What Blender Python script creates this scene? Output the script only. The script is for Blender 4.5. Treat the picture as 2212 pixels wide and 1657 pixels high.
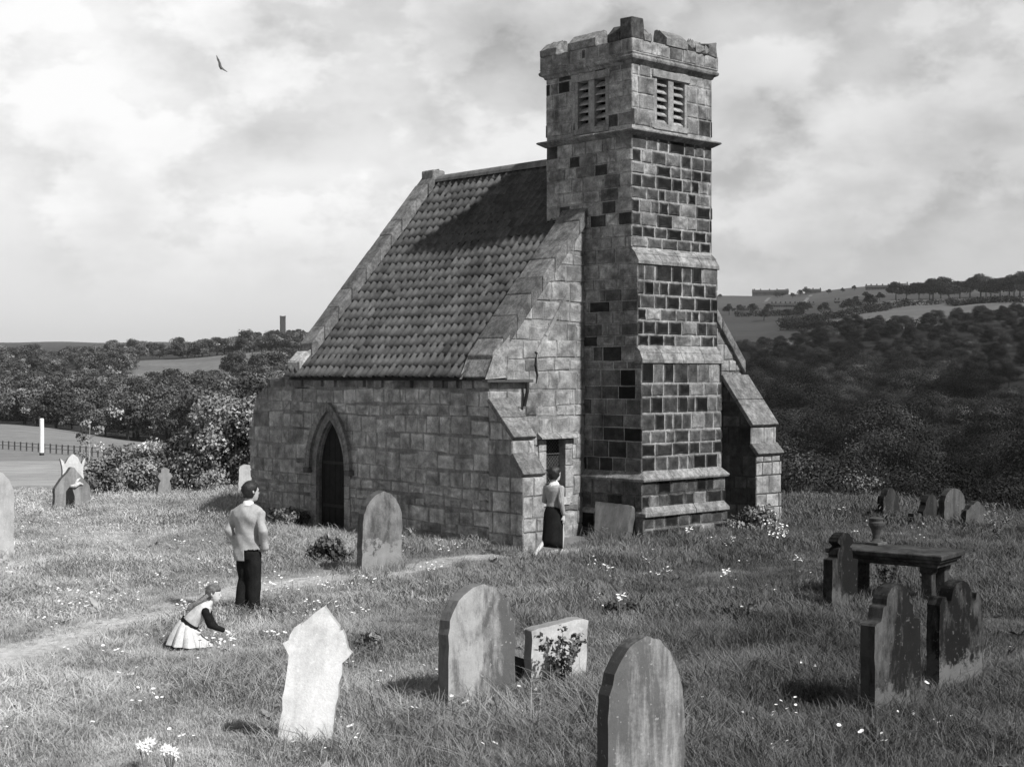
import bpy, bmesh, math, random
import numpy as np
from mathutils import Vector, Matrix
from mathutils.geometry import tessellate_polygon

for o in list(bpy.data.objects): bpy.data.objects.remove(o)
SC = bpy.context.scene
COL = SC.collection
R = math.radians

# ------------------------------------------------------------ camera
EYE = 3.2
cam_d = bpy.data.cameras.new("camera"); cam = bpy.data.objects.new("camera", cam_d); COL.objects.link(cam)
cam_d.sensor_width = 36.0; cam_d.lens = 52.0; cam_d.clip_start = 0.5; cam_d.clip_end = 9000
cam.location = (0, 0, EYE); cam.rotation_euler = (R(90 - 0.31), 0, 0)
SC.camera = cam
FD, CX, HY = 3195.0, 1106.0, 811.0       # survey constants used to lay out the site plan

# ------------------------------------------------------------ light
SUN = Vector((0.742, -0.673, .99)).normalized()
sd = bpy.data.lights.new("sun", 'SUN'); sd.energy = 5.0; sd.angle = R(2.0); sd.color = (1, 0.995, 0.985)
so = bpy.data.objects.new("sun", sd); COL.objects.link(so); so.location = (0, 0, 60)
so.rotation_euler = SUN.to_track_quat('Z', 'Y').to_euler()
SC.view_settings.view_transform = 'Standard'; SC.view_settings.look = 'None'
SC.view_settings.exposure = 0.0; SC.view_settings.gamma = 1.0
SC.cycles.use_denoising = True
SC.cycles.max_bounces = 6; SC.cycles.diffuse_bounces = 3; SC.cycles.glossy_bounces = 2
SC.cycles.transparent_max_bounces = 6; SC.cycles.volume_bounces = 0

# ------------------------------------------------------------ node helpers
class G:
    def __init__(s, nt): s.nt = nt; s.n = nt.nodes; s.l = nt.links
    def node(s, t, **k):
        n = s.n.new(t)
        for a, b in k.items(): setattr(n, a, b)
        return n
    def put(s, sock, v):
        if hasattr(v, 'is_output') or isinstance(v, bpy.types.NodeSocket): s.l.new(v, sock)
        else: sock.default_value = v
    def m(s, op, a, b=0.0, c=0.0, clamp=False):
        n = s.n.new('ShaderNodeMath'); n.operation = op; n.use_clamp = clamp
        s.put(n.inputs[0], a); s.put(n.inputs[1], b); s.put(n.inputs[2], c)
        return n.outputs[0]
    def vm(s, op, a, b=(0, 0, 0)):
        n = s.n.new('ShaderNodeVectorMath'); n.operation = op
        s.put(n.inputs[0], a); s.put(n.inputs[1], b)
        return n.outputs[0]
    def noise(s, vec, scale, detail=4, rough=0.55, dist=0.0):
        n = s.n.new('ShaderNodeTexNoise'); s.put(n.inputs['Vector'], vec)
        n.inputs['Scale'].default_value = scale; n.inputs['Detail'].default_value = detail
        n.inputs['Roughness'].default_value = rough; n.inputs['Distortion'].default_value = dist
        return n.outputs['Fac']
    def ramp(s, v, a, b, lo=0.0, hi=1.0, smooth=True):
        n = s.n.new('ShaderNodeMapRange'); n.interpolation_type = 'SMOOTHSTEP' if smooth else 'LINEAR'
        s.put(n.inputs['Value'], v); s.put(n.inputs['From Min'], a); s.put(n.inputs['From Max'], b)
        s.put(n.inputs['To Min'], lo); s.put(n.inputs['To Max'], hi)
        return n.outputs[0]
    def mix(s, f, a, b):       # scalars
        n = s.n.new('ShaderNodeMix'); n.data_type = 'FLOAT'
        s.put(n.inputs[0], f); s.put(n.inputs[2], a); s.put(n.inputs[3], b)
        return n.outputs[0]

# ------------------------------------------------------------ world: pale broken cloud over a bright sky
W = bpy.data.worlds.new("World"); SC.world = W; W.use_nodes = True
g = G(W.node_tree); g.n.clear()
sky = g.node('ShaderNodeTexSky', sky_type='NISHITA'); sky.sun_disc = False
sky.sun_elevation = math.asin(SUN.z); sky.sun_rotation = math.atan2(SUN.x, SUN.y); sky.dust_density = 3.0
bw = g.node('ShaderNodeRGBToBW'); g.l.new(sky.outputs[0], bw.inputs[0])
tc = g.node('ShaderNodeTexCoord'); d = tc.outputs['Generated']
sx = g.node('ShaderNodeSeparateXYZ'); g.l.new(d, sx.inputs[0])
az = g.m('ARCTAN2', sx.outputs[0], sx.outputs[1])
el = g.m('ARCSINE', sx.outputs[2])
cmb = g.node('ShaderNodeCombineXYZ'); g.put(cmb.inputs[0], g.m('MULTIPLY', az, 1.0)); g.put(cmb.inputs[1], g.m('MULTIPLY', el, 1.55))
P = cmb.outputs[0]
w1 = g.noise(g.vm('ADD', P, (3.1, 7.7, 0)), 7.0, 3, 0.5)
w2 = g.noise(g.vm('ADD', P, (11.3, 1.2, 0)), 7.0, 3, 0.5)
azw = g.m('ADD', az, g.m('MULTIPLY', g.m('SUBTRACT', w1, 0.5), 0.14))
elw = g.m('ADD', el, g.m('MULTIPLY', g.m('SUBTRACT', w2, 0.5), 0.07))
cloud = lambda off: g.noise(g.vm('ADD', P, (4.3, 5.35 + off, 0)), 6.5, 11, 0.57, 0.0)
n1 = g.ramp(cloud(0.0), 0.46, 0.54); n1b = g.ramp(cloud(0.05), 0.40, 0.66)
n2 = g.noise(g.vm('ADD', P, (5.5, 9.1, 0)), 11.0, 6, 0.5, 0.0)
val = g.m('ADD', 0.89, g.m('MULTIPLY', n1, 0.18))
val = g.m('SUBTRACT', val, g.m('MULTIPLY', n1b, 0.27))
val = g.m('ADD', val, g.m('MULTIPLY', g.m('SUBTRACT', n2, 0.5), 0.16))
BLOBS = [  # azimuth, elevation (rad), half-sizes, amount: broad banks of darker and brighter cloud
 (0.00, .238, .17, .026, -.22), (0.14, .190, .14, .030, -.16), (-.16, .155, .12, .022, -.06),
 (-.34, .225, .16, .05, .16), (-.25, .125, .22, .02, .08), (.30, .155, .10, .030, -.14), (.235, .175, .05, .03, .12), (.26, .13, .06, .012, .12),
 (.30, .245, .10, .022, -.10), (.17, .225, .035, .028, .10), (-.07, .115, .05, .010, -.12),
 (-.05, .128, .12, .014, .10), (-.32, .195, .07, .018, .15), (.20, .08, .10, .035, -.06), (.33, .10, .07, .014, .06)]
for (a0, e0, ra, re, k) in BLOBS:
    q = g.m('ADD', g.m('POWER', g.m('ABSOLUTE', g.m('DIVIDE', g.m('SUBTRACT', azw, a0), ra)), 2.0),
            g.m('POWER', g.m('ABSOLUTE', g.m('DIVIDE', g.m('SUBTRACT', elw, e0), re)), 2.0))
    gs = g.m('EXPONENT', g.m('MULTIPLY', q, -1.0))
    val = g.m('ADD', val, g.m('MULTIPLY', gs, k))
low = g.ramp(el, 0.02, 0.12, 0.0, 1.0)                       # calm band near the skyline
val = g.mix(low, 0.84, val)
side = g.ramp(az, -0.32, 0.32, 0.10, -0.14)
val = g.m('ADD', val, side)
cl = g.m('MAXIMUM', g.m('MINIMUM', val, 1.15), 0.3)
STR = 0.12
tot = g.m('ADD', g.m('MULTIPLY', cl, 0.86 / STR), g.m('MULTIPLY', bw.outputs[0], 0.10))
tot = g.m('MULTIPLY', tot, g.ramp(sx.outputs[2], -0.15, 0.0, 0.25, 1.0))
# sky dimmed overhead and behind the viewer, out of frame, to cut fill light
front = g.ramp(g.m('ABSOLUTE', az), 0.55, 1.15, 1.0, 0.42)
tot = g.m('MULTIPLY', tot, front)
tot = g.m('MULTIPLY', tot, g.ramp(el, 0.30, 0.75, 1.0, 0.50))
bg = g.node('ShaderNodeBackground'); g.l.new(tot, bg.inputs[0]); bg.inputs[1].default_value = STR
wo = g.node('ShaderNodeOutputWorld'); g.l.new(bg.outputs[0], wo.inputs[0])

# ------------------------------------------------------------ terrain model
AZ = np.radians([-180, -60, -30, -19.1, -13.3, -8.5, 0, 8.8, 14, 19.1, 30, 60, 180])
RG = np.array([0, 30, 38, 50, 70, 100, 140, 200, 300, 400, 550, 700, 850, 1000, 1400, 2000, 4800], float)
ZT = np.array([
 [0, 0, 0, 0, 0, 0, 0, 0, 0, 0, 0, 0, 0, 0, 0, 0, 20],
 [0, 0, 0, -.6, -2, -3.2, -4.2, -5, -6, -6, -5, 2, 8, 15, 28, 34, 80],
 [0, 0, 0, -.6, -2, -3.2, -4.2, -5.2, -6.4, -8, -5, 2, 8, 15, 26, 30, 100],
 [0, 0, 0, -.6, -2, -3.2, -4.2, -5.2, -6.4, -9, -6, 1, 8, 14, 24, 30, 105],
 [0, 0, 0, -.5, -2, -3.2, -4.2, -6.2, -9, -9, -3, 4, 11, 15, 26, 32, 108],
 [0, 0, 0, -.3, -1.8, -4, -6, -8, -9, -8, 3.5, 11.5, 16, 17, 38, 61, 70],
 [0, .05, .1, -.2, -2, -7, -12, -14, -12, -6, 5, 16, 26, 36, 58, 70, 70],
 [0, .1, .1, -1.2, -6, -14, -20, -20, -14, -4, 10, 22, 35, 48, 78, 74, 70],
 [0, .05, 0, -1.0, -6, -14, -20, -20, -12, 0, 21, 33.5, 44.7, 55, 87, 82, 80],
 [0, .0, -.2, -1.8, -7, -14, -18, -14, -4, 8, 25, 38, 47, 55, 78, 80, 80],
 [0, .0, -.3, -1.8, -7, -14, -18, -14, -4, 8, 25, 38, 47, 55, 78, 80, 80],
 [0, 0, 0, -1, -4, -8, -10, -8, -4, 8, 20, 30, 40, 50, 60, 70, 70],
 [0, 0, 0, 0, 0, 0, 0, 0, 0, 0, 0, 0, 0, 0, 0, 0, 20]], float)
def gz(X, Y):
    X = np.asarray(X, float); Y = np.asarray(Y, float)
    r = np.hypot(X, Y); a = np.arctan2(X, Y)
    i = np.clip(np.searchsorted(AZ, a) - 1, 0, len(AZ) - 2)
    t = (a - AZ[i]) / (AZ[i + 1] - AZ[i]); t = t * t * (3 - 2 * t)
    j = np.clip(np.searchsorted(RG, r) - 1, 0, len(RG) - 2)
    s = np.clip((r - RG[j]) / (RG[j + 1] - RG[j]), 0, 1)
    z = (ZT[i, j] * (1 - s) + ZT[i, j + 1] * s) * (1 - t) + (ZT[i + 1, j] * (1 - s) + ZT[i + 1, j + 1] * s) * t
    near = np.clip(1 - r / 60, 0, 1)
    z = z + near * (.07 * np.sin(X * 1.1 + .6 * np.sin(Y * .5)) * np.cos(Y * .83 + 1) + .03 * np.sin(X * 2.9 + Y * 1.7) * np.cos(Y * 2.3))
    far = np.clip((r - 90) / 300, 0, 1)
    z = z + far * (1.6 * np.sin(X * .021 + 1.3 * np.sin(Y * .013)) + .8 * np.sin(Y * .037 + X * .017))
    return z
def zf(X, Y): return float(gz(X, Y))
def site(x, y, r0=6.0):
    """survey bearing x and dip y -> the first point of the ground met along that line"""
    tx = (x - CX) / FD; tz = -(y - HY) / FD
    rr = np.concatenate([np.arange(r0, 60, .05), np.arange(60, 400, .5), np.arange(400, 4700, 2.0)])
    z = gz(tx * rr, rr) - (EYE + tz * rr)
    k = int(np.argmax(z >= 0)) if np.any(z >= 0) else int(np.argmax(np.where((rr > 300) & (rr < 2500), z / rr, -9)))
    Y = rr[k]
    return Vector((tx * Y, Y, zf(tx * Y, Y)))
def flat(x, y):
    Y = FD * EYE / (y - HY); X = (x - CX) / FD * Y
    return (X, Y)

# ------------------------------------------------------------ object helpers
def tag(o, label=None, cat=None, group=None, kind=None):
    if label: o['label'] = label
    if cat: o['category'] = cat
    if group: o['group'] = group
    if kind: o['kind'] = kind
    return o
def empty(name, loc=(0, 0, 0), rz=0, **k):
    o = bpy.data.objects.new(name, None); COL.objects.link(o); o.location = loc; o.rotation_euler = (0, 0, rz)
    o.empty_display_size = .2
    return tag(o, **k)
class MB:
    def __init__(s): s.v = []; s.f = []; s.c = []; s.m = []
    def add(s, vs, fs, tone=.5, mi=0):
        b = len(s.v); s.v += [tuple(p) for p in vs]
        s.c += (list(tone) if hasattr(tone, '__len__') else [tone] * len(vs))
        s.f += [tuple(i + b for i in f) for f in fs]; s.m += [mi] * len(fs)
    def box(s, lo, hi, tone=.5, mi=0, M=None):
        x0, y0, z0 = lo; x1, y1, z1 = hi
        vs = [Vector(p) for p in ((x0,y0,z0),(x1,y0,z0),(x1,y1,z0),(x0,y1,z0),(x0,y0,z1),(x1,y0,z1),(x1,y1,z1),(x0,y1,z1))]
        if M: vs = [M @ p for p in vs]
        s.add(vs, [(3,2,1,0),(4,5,6,7),(0,1,5,4),(1,2,6,5),(2,3,7,6),(3,0,4,7)], tone, mi)
    def prism(s, out, holes, P, d0, d1, tone=.5, mi=0):
        """outline (s,z) with holes swept from depth d0 to d1 along P's normal"""
        loops = [out] + list(holes)
        flatp = [p for L in loops for p in L]
        tris = tessellate_polygon([[Vector((a, b, 0)) for a, b in L] for L in loops])
        n = len(flatp)
        vs = [P(a, b, d0) for a, b in flatp] + [P(a, b, d1) for a, b in flatp]
        fs = [tuple(t) for t in tris] + [tuple(i + n for i in reversed(t)) for t in tris]
        k = 0
        for L in loops:
            for i in range(len(L)):
                a, b = k + i, k + (i + 1) % len(L)
                fs.append((a, b, b + n, a + n))
            k += len(L)
        s.add(vs, fs, tone, mi)
    def tube(s, pts, rad, n=8, tone=.5, mi=0, cap=True):
        pts = [Vector(p) for p in pts]; rings = []
        for i, p in enumerate(pts):
            t = (pts[min(i + 1, len(pts) - 1)] - pts[max(i - 1, 0)]).normalized()
            a = t.orthogonal().normalized() if i == 0 else (a - t * a.dot(t)).normalized()
            b = t.cross(a); r = rad[i] if hasattr(rad, '__len__') else rad
            rings.append([p + (a * math.cos(2*math.pi*k/n) + b * math.sin(2*math.pi*k/n)) * r for k in range(n)])
        vs = [q for rg in rings for q in rg]; fs = []
        for i in range(len(pts) - 1):
            for k in range(n):
                fs.append((i*n+k, i*n+(k+1)%n, (i+1)*n+(k+1)%n, (i+1)*n+k))
        if cap: fs.append(tuple(reversed(range(n)))); fs.append(tuple((len(pts)-1)*n + k for k in range(n)))
        s.add(vs, fs, tone, mi)
    def loft(s, rings, tone=.5, mi=0, n=16):
        """rings: (centre, rx, ry[, tilt vector up]) ellipses, capped"""
        vs = []; fs = []
        for (c, rx, ry, *rest) in rings:
            q = rest[0] if rest else None
            for k in range(n):
                a = 2*math.pi*k/n; p = Vector((rx*math.cos(a), ry*math.sin(a), 0))
                if q: p = q @ p
                vs.append(Vector(c) + p)
        for i in range(len(rings) - 1):
            for k in range(n):
                fs.append((i*n+k, i*n+(k+1)%n, (i+1)*n+(k+1)%n, (i+1)*n+k))
        fs.append(tuple(reversed(range(n)))); fs.append(tuple((len(rings)-1)*n + k for k in range(n)))
        s.add(vs, fs, tone, mi)
    def mesh(s, name, mats, smooth=False):
        me = bpy.data.meshes.new(name); me.from_pydata(s.v, [], s.f)
        for m_ in (mats if isinstance(mats, (list, tuple)) else [mats]): me.materials.append(m_)
        me.polygons.foreach_set('material_index', s.m)
        if smooth: me.polygons.foreach_set('use_smooth', [True] * len(s.f))
        ca = me.color_attributes.new('Tone', 'FLOAT_COLOR', 'POINT')
        c = np.ones((len(s.v), 4), np.float32); c[:, :3] = np.array(s.c, np.float32)[:, None]
        ca.data.foreach_set('color', c.ravel())
        me.validate(); me.update()
        return me
    def obj(s, name, mats, parent=None, smooth=False, bevel=0, link=True, **k):
        o = bpy.data.objects.new(name, s.mesh(name, mats, smooth))
        if link: COL.objects.link(o)
        if parent: o.parent = parent
        if bevel:
            b = o.modifiers.new('bevel', 'BEVEL'); b.width = bevel; b.segments = 2; b.limit_method = 'ANGLE'; b.angle_limit = R(40)
        return tag(o, **k)
def np_mesh(name, v, quads, tone, mat_, k=4):
    me = bpy.data.meshes.new(name); nf = len(quads)
    me.vertices.add(len(v)); me.vertices.foreach_set('co', np.asarray(v, np.float32).ravel())
    me.loops.add(nf * k); me.loops.foreach_set('vertex_index', np.asarray(quads, np.int32).ravel())
    me.polygons.add(nf); me.polygons.foreach_set('loop_start', np.arange(0, nf * k, k, dtype=np.int32))
    me.polygons.foreach_set('loop_total', np.full(nf, k, np.int32))
    ca = me.color_attributes.new('Tone', 'FLOAT_COLOR', 'POINT')
    c = np.ones((len(v), 4), np.float32); c[:, :3] = np.asarray(tone, np.float32)[:, None]
    ca.data.foreach_set('color', c.ravel())
    for m_ in (mat_ if isinstance(mat_, (list, tuple)) else [mat_]): me.materials.append(m_)
    me.update(calc_edges=True); me.validate()
    return me

# ------------------------------------------------------------ materials (a grey world, as on the plate)
def material(name):
    m_ = bpy.data.materials.new(name); m_.use_nodes = True; gg = G(m_.node_tree)
    b = gg.n['Principled BSDF']; b.inputs['Roughness'].default_value = .9; b.inputs['Specular IOR Level'].default_value = .15
    return m_, gg, b
def finish(gg, b, val, bump=None, bd=.01, bs=.6):
    c = gg.node('ShaderNodeCombineColor')
    for i in range(3): gg.put(c.inputs[i], val)
    gg.l.new(c.outputs[0], b.inputs['Base Color'])
    if bump is not None:
        bn = gg.node('ShaderNodeBump'); bn.inputs['Distance'].default_value = bd; bn.inputs['Strength'].default_value = bs
        gg.put(bn.inputs['Height'], bump); gg.l.new(bn.outputs[0], b.inputs['Normal'])
def tone_mat(name, amp=.35, sc=3.0, fine=30.0, famp=.35, rough=.9, bd=.012, gain=1.0, coord='Object', streak=0.0, rnd=0.0, spec=.15):
    m_, gg, b = material(name); b.inputs['Roughness'].default_value = rough; b.inputs['Specular IOR Level'].default_value = spec
    at = gg.node('ShaderNodeAttribute', attribute_name='Tone')
    co = gg.node('ShaderNodeTexCoord').outputs[coord]
    a = gg.noise(co, sc, 5, .6); f = gg.noise(co, fine, 6, .7); mdn = gg.noise(gg.vm('ADD', co, (4.4, 8.1, 2.7)), (sc * fine) ** .5, 5, .65)
    v = gg.m('MULTIPLY', at.outputs['Fac'], gain)
    v = gg.m('MULTIPLY', v, gg.ramp(a, .3, .7, 1 - amp, 1 + amp, False))
    v = gg.m('MULTIPLY', v, gg.ramp(mdn, .3, .7, 1 - famp * .8, 1 + famp * .8, False))
    v = gg.m('MULTIPLY', v, gg.ramp(f, .3, .7, 1 - famp * .7, 1 + famp * .7, False))
    if streak:
        st = gg.noise(gg.vm('MULTIPLY', co, (1, 1, .14)), 5.0, 4, .6)
        v = gg.m('MULTIPLY', v, gg.ramp(st, .52, .72, 1.0, 1 - streak))
    if rnd:
        oi = gg.node('ShaderNodeObjectInfo')
        v = gg.m('MULTIPLY', v, gg.m('ADD', 1 - rnd, gg.m('MULTIPLY', oi.outputs['Random'], 2 * rnd)))
    finish(gg, b, v, gg.m('ADD', f, gg.m('MULTIPLY', a, .6)), bd)
    return m_
M_TOWER = tone_mat('tower_stone', .45, 1.7, 30, .50, streak=.4, bd=.035)
M_WALL = tone_mat('wall_stone', .36, 1.6, 26, .42, streak=.25, bd=.045)
M_COPE = tone_mat('coping_stone', .45, 4.0, 45, .55, bd=.012)
M_TILE = tone_mat('clay_pantile', .36, 1.1, 40, .32, bd=.005, streak=.2)
M_WOOD = tone_mat('old_dark_wood', .3, 6, 50, .3, rough=.7)
M_IRON = tone_mat('iron', .2, 8, 60, .2, rough=.55)
M_PAINT = tone_mat('white_paint', .12, 6, 60, .1, rough=.5)
M_BARK = tone_mat('bark', .4, 3, 20, .4, bd=.03)
M_HOUSE = tone_mat('far_masonry', .2, .4, 2, .2)
M_CLOTH = tone_mat('woven_cloth', .14, 9, 110, .16, bd=.014)
M_DARKCLOTH = tone_mat('dark_cloth', .3, 8, 90, .25, bd=.012, rough=.95, spec=.05)
M_SKIN = tone_mat('skin', .06, 12, 80, .05, rough=.6)
M_HAIR = tone_mat('hair', .5, 14, 90, .6, rough=.45, bd=.01, spec=.4)
# ============================================================ masonry
def clip(poly, nx, nz, c, keep_le=True):
    """keep the part of poly where nx*s+nz*z <= c"""
    out = []
    for i in range(len(poly)):
        a = poly[i]; b = poly[(i + 1) % len(poly)]
        da = nx * a[0] + nz * a[1] - c; db = nx * b[0] + nz * b[1] - c
        if not keep_le: da, db = -da, -db
        if da <= 0: out.append(a)
        if (da < 0 < db) or (db < 0 < da):
            t = da / (da - db); out.append((a[0] + (b[0] - a[0]) * t, a[1] + (b[1] - a[1]) * t))
    return out
def area(p):
    return .5 * sum(p[i][0] * p[(i + 1) % len(p)][1] - p[(i + 1) % len(p)][0] * p[i][1] for i in range(len(p)))
def ccw(p): return p if area(p) > 0 else p[::-1]
def clip_convex(poly, reg):
    reg = ccw(reg)
    for i in range(len(reg)):
        (x0, y0), (x1, y1) = reg[i], reg[(i + 1) % len(reg)]
        nx, nz = (y1 - y0), -(x1 - x0)
        poly = clip(poly, nx, nz, nx * x0 + nz * y0)
        if len(poly) < 3: return []
    return poly
def cut_hole(poly, hole):
    hole = ccw(hole); inside = clip_convex(poly, hole)
    if len(inside) < 3 or abs(area(inside)) < 1e-5: return poly
    best = []; ba = 0
    for i in range(len(hole)):
        (x0, y0), (x1, y1) = hole[i], hole[(i + 1) % len(hole)]
        nx, nz = (y1 - y0), -(x1 - x0); L = math.hypot(nx, nz)
        if L < 1e-6: continue
        p = clip(poly, nx, nz, nx * x0 + nz * y0 + .006 * L, keep_le=False)
        if len(p) >= 3 and abs(area(p)) > ba: best = p; ba = abs(area(p))
    return best
def masonry(mb, P, regions, z0, z1, rng, ch=(.2, .32), bw=(.28, .62), gap=.022, dd=.018, tone=None, mortar=.3, holes=(), s0=None, s1=None, edge=.45, jit=.010, round_=.035, wav=.0):
    S0 = min(p[0] for r in regions for p in r) if s0 is None else s0
    S1 = max(p[0] for r in regions for p in r) if s1 is None else s1
    z = z0
    while z < z1 - .02:
        h = rng.uniform(*ch)
        if z1 - (z + h) < ch[0] * .6: h = z1 - z
        s = S0 - rng.uniform(0, bw[0]) * .5
        off = rng.uniform(0, 6.28)
        first = True
        while s < S1:
            wd = rng.uniform(*bw)
            if rng.random() < .12: wd *= .6
            g2 = gap / 2
            wv = lambda q: wav * (math.sin(q * 1.3 + off) + .5 * math.sin(q * 3.1 + off * 2))
            a, b = s + g2, s + wd - g2
            zz0, zz1 = z + g2, z + h - g2
            if wav and rng.random() < .18: zz1 -= h * rng.uniform(.1, .3)
            rect = [(a, zz0 + wv(a)), ((a + b) / 2, zz0 + wv((a+b)/2) + rng.uniform(-.006, .006)), (b, zz0 + wv(b)), (b + rng.uniform(-1, 1) * jit, (zz0 + zz1) / 2),
                    (b, zz1 + wv(b)), ((a + b) / 2, zz1 + wv((a+b)/2) + rng.uniform(-.008, .008)), (a, zz1 + wv(a)), (a + rng.uniform(-1, 1) * jit, (zz0 + zz1) / 2)]
            t = tone(s + wd / 2, z + h / 2, rng)
            for reg in regions:
                p = clip_convex(rect, reg)
                for hl in holes:
                    if len(p) >= 3: p = cut_hole(p, hl)
                if len(p) < 3 or abs(area(p)) < .004: continue
                cx = sum(q[0] for q in p) / len(p); cz = sum(q[1] for q in p) / len(p)
                rr = min(round_, .3 * min(max(q[0] for q in p) - min(q[0] for q in p), max(q[1] for q in p) - min(q[1] for q in p)))
                dep = dd * rng.uniform(.5, 1.4)
                inner = []
                for q in p:
                    dx, dz = q[0] - cx, q[1] - cz; L = math.hypot(dx, dz) + 1e-6
                    inner.append((q[0] - dx / L * rr + rng.uniform(-.004, .004), q[1] - dz / L * rr + rng.uniform(-.004, .004)))
                n = len(p)
                tn = t * rng.uniform(.95, 1.05)
                vs = [P(q[0], q[1], -.004) for q in p] + [P(p[i][0] * .55 + inner[i][0] * .45, p[i][1] * .55 + inner[i][1] * .45, dep * .8) for i in range(n)] + [P(q[0], q[1], dep + rng.uniform(-.003, .003)) for q in inner] + [P(cx, cz, dep + rng.uniform(0, .008))]
                to = mortar * edge + tn * (1 - edge)
                cs = [to] * n + [to * .5 + tn * .5] * n + [tn * rng.uniform(.65, 1.6) for _ in range(n)] + [tn * rng.uniform(.65, 1.05)]
                fs = [(i, (i+1) % n, n + (i+1) % n, n + i) for i in range(n)] + [(n + i, n + (i+1) % n, 2*n + (i+1) % n, 2*n + i) for i in range(n)] + [(2*n + i, 2*n + (i+1) % n, 3*n) for i in range(n)]
                mb.add(vs, fs, cs)
            s += wd
        z += h
rect = lambda a, b, c, d_: [(a, c), (b, c), (b, d_), (a, d_)]

# ============================================================ the chapel (local axes: x across the gable, y along the nave)
CH = Vector((.2, 26.6, 0)); CROT = R(43.5)
church = empty('church', CH, CROT, label='small stone chapel with pantiled roof and slender battlemented bell tower', cat='church')
# footprint test in site coordinates
def to_local(X, Y):
    dx, dy = X - CH.x, Y - CH.y; c, s = math.cos(CROT), math.sin(CROT)
    return dx * c + dy * s, -dx * s + dy * c
Pw = lambda w0, sgn=-1: (lambda s, z, d: Vector((w0 + sgn * d, s, z)))      # plane x = w0, outward -x
Pu = lambda u0, sgn=-1: (lambda s, z, d: Vector((s, u0 + sgn * d, z)))      # plane y = u0, outward -y
ZR = lambda w: 3.42 + 1.14 * w                                              # roof plane
GU = .9; FU = 7.0; WD = 7.5

# ---- side wall with the door
def arch(uc, half, zs, za, n=9):
    h = za - zs; Rr = (half * half + h * h) / (2 * half); pts = []
    a1 = math.asin(min(1, h / Rr))
    rt = [(uc + half - Rr + Rr * math.cos(a1 * i / n), zs + Rr * math.sin(a1 * i / n)) for i in range(n + 1)]
    lf = [(2 * uc - x, z) for x, z in rt[::-1]]
    return rt + lf[1:]
DU, DH, DS, DA = 5.77, .50, 1.25, 2.30
door_hole = [(DU - DH, .0)] + [(DU + DH, .0)] + arch(DU, DH, DS, DA)
rngA = random.Random(11)
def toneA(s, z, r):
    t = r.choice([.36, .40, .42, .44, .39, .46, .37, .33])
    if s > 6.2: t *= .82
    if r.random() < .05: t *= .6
    if z > 2.85: t *= r.choice([.3, .45, .6, .95])  # under the eaves: shade and dirt put into the stone tone
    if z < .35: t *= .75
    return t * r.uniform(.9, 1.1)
mb = MB()
outA = [(GU, -.6), (8.66, -.6), (8.72, 1.0), (8.80, 1.9), (8.62, 2.45), (8.50, 2.75), (8.28, 2.82), (8.12, 2.95), (8.05, 3.12), (7.3, 3.18), (GU, 3.18)]
mb.prism(outA, [[(DU - DH, -.05), (DU + DH, -.05)] + arch(DU, DH, DS, DA)], Pw(0), 0, -.75, .26)
regA = [[(GU, -.3), (8.66, -.3), (8.72, 1.0), (8.80, 1.9), (8.62, 2.45), (8.50, 2.75), (8.2, 2.86), (8.05, 3.12), (7.3, 3.18), (GU, 3.18)]]
regA = [[(GU, -.3), (8.05, -.3), (8.05, 3.15), (GU, 3.18)], [(8.05, -.3), (8.66, -.3), (8.80, 1.9), (8.5, 2.75), (8.05, 3.0)]]
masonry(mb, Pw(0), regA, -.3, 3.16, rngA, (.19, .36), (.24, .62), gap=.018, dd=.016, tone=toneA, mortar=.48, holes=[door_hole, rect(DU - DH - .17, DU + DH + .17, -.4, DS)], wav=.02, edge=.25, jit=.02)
mb.obj('nave_wall', M_WALL, church)
# jamb stones, arch ring and hood mould
mb = MB(); rj = random.Random(5)
for sgn in (-1, 1):
    z = -.1
    while z < DS:
        h = rj.uniform(.26, .42); h = min(h, DS - z)
        if h < .06: break
        a, b = sorted((DU + sgn * (DH - .01), DU + sgn * (DH + rj.uniform(.14, .2))))
        mb.box((-.028, a, z + .006), (.22, b, z + h - .006), rj.uniform(.25, .34)); z += h
for rin, rout, pr, dp in ((DH - .012, DH + .13, .03, .3), (DH - .035, DH - .014, -.04, .14)):
    A = arch(DU, rin, DS, DA + (rin - DH) * 1.35); B = arch(DU, rout, DS, DA + (rout - DH) * 1.35)
    for i in range(len(A) - 1):
        q = [A[i], B[i], B[i + 1], A[i + 1]]
        mb.prism(q, [], Pw(0), pr, -dp, .27 if i % 3 else .23)
for sgn in (-1, 1):
    a, b = sorted((DU + sgn * (DH - .035), DU + sgn * (DH - .014)))
    mb.box((.04, a, -.1), (.14, b, DS), .15)
fr = mb.obj('door_frame', M_WALL, church, bevel=.008)
mb = MB()
A = arch(DU, DH + .15, DS + .02, DA + .2, 12); B = arch(DU, DH + .25, DS + .02, DA + .34, 12)
for i in range(len(A) - 1):
    q0 = [A[i], B[i], B[i + 1], A[i + 1]]
    mb.prism(q0, [], Pw(0), .11, -.02, .28)
for sgn in (-1, 1):
    c = DU + sgn * (DH + .22)
    mb.box((-.14, c - .09, DS - .10), (.0, c + .09, DS + .015), .12)
mb.obj('hood_mould', M_WALL, church, bevel=.02)
mb = MB(); rj = random.Random(6)
dh2 = [(DU - DH - .05, -.06), (DU + DH + .05, -.06)] + arch(DU, DH + .05, DS, DA + .06)
nb = 6
for i in range(nb):
    a = DU - DH - .05 + (2 * DH + .1) * i / nb; b = a + (2 * DH + .1) / nb - .008
    p = clip_convex(rect(a, b, -.06, 3), ccw(dh2))
    if len(p) > 2: mb.prism(p, [], Pw(.13), .02 + rj.uniform(0, .006), -.02, rj.uniform(.012, .02))
mb.box((.14, DU - DH, -.1), (.17, DU + DH, 2.2), .01)
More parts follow.
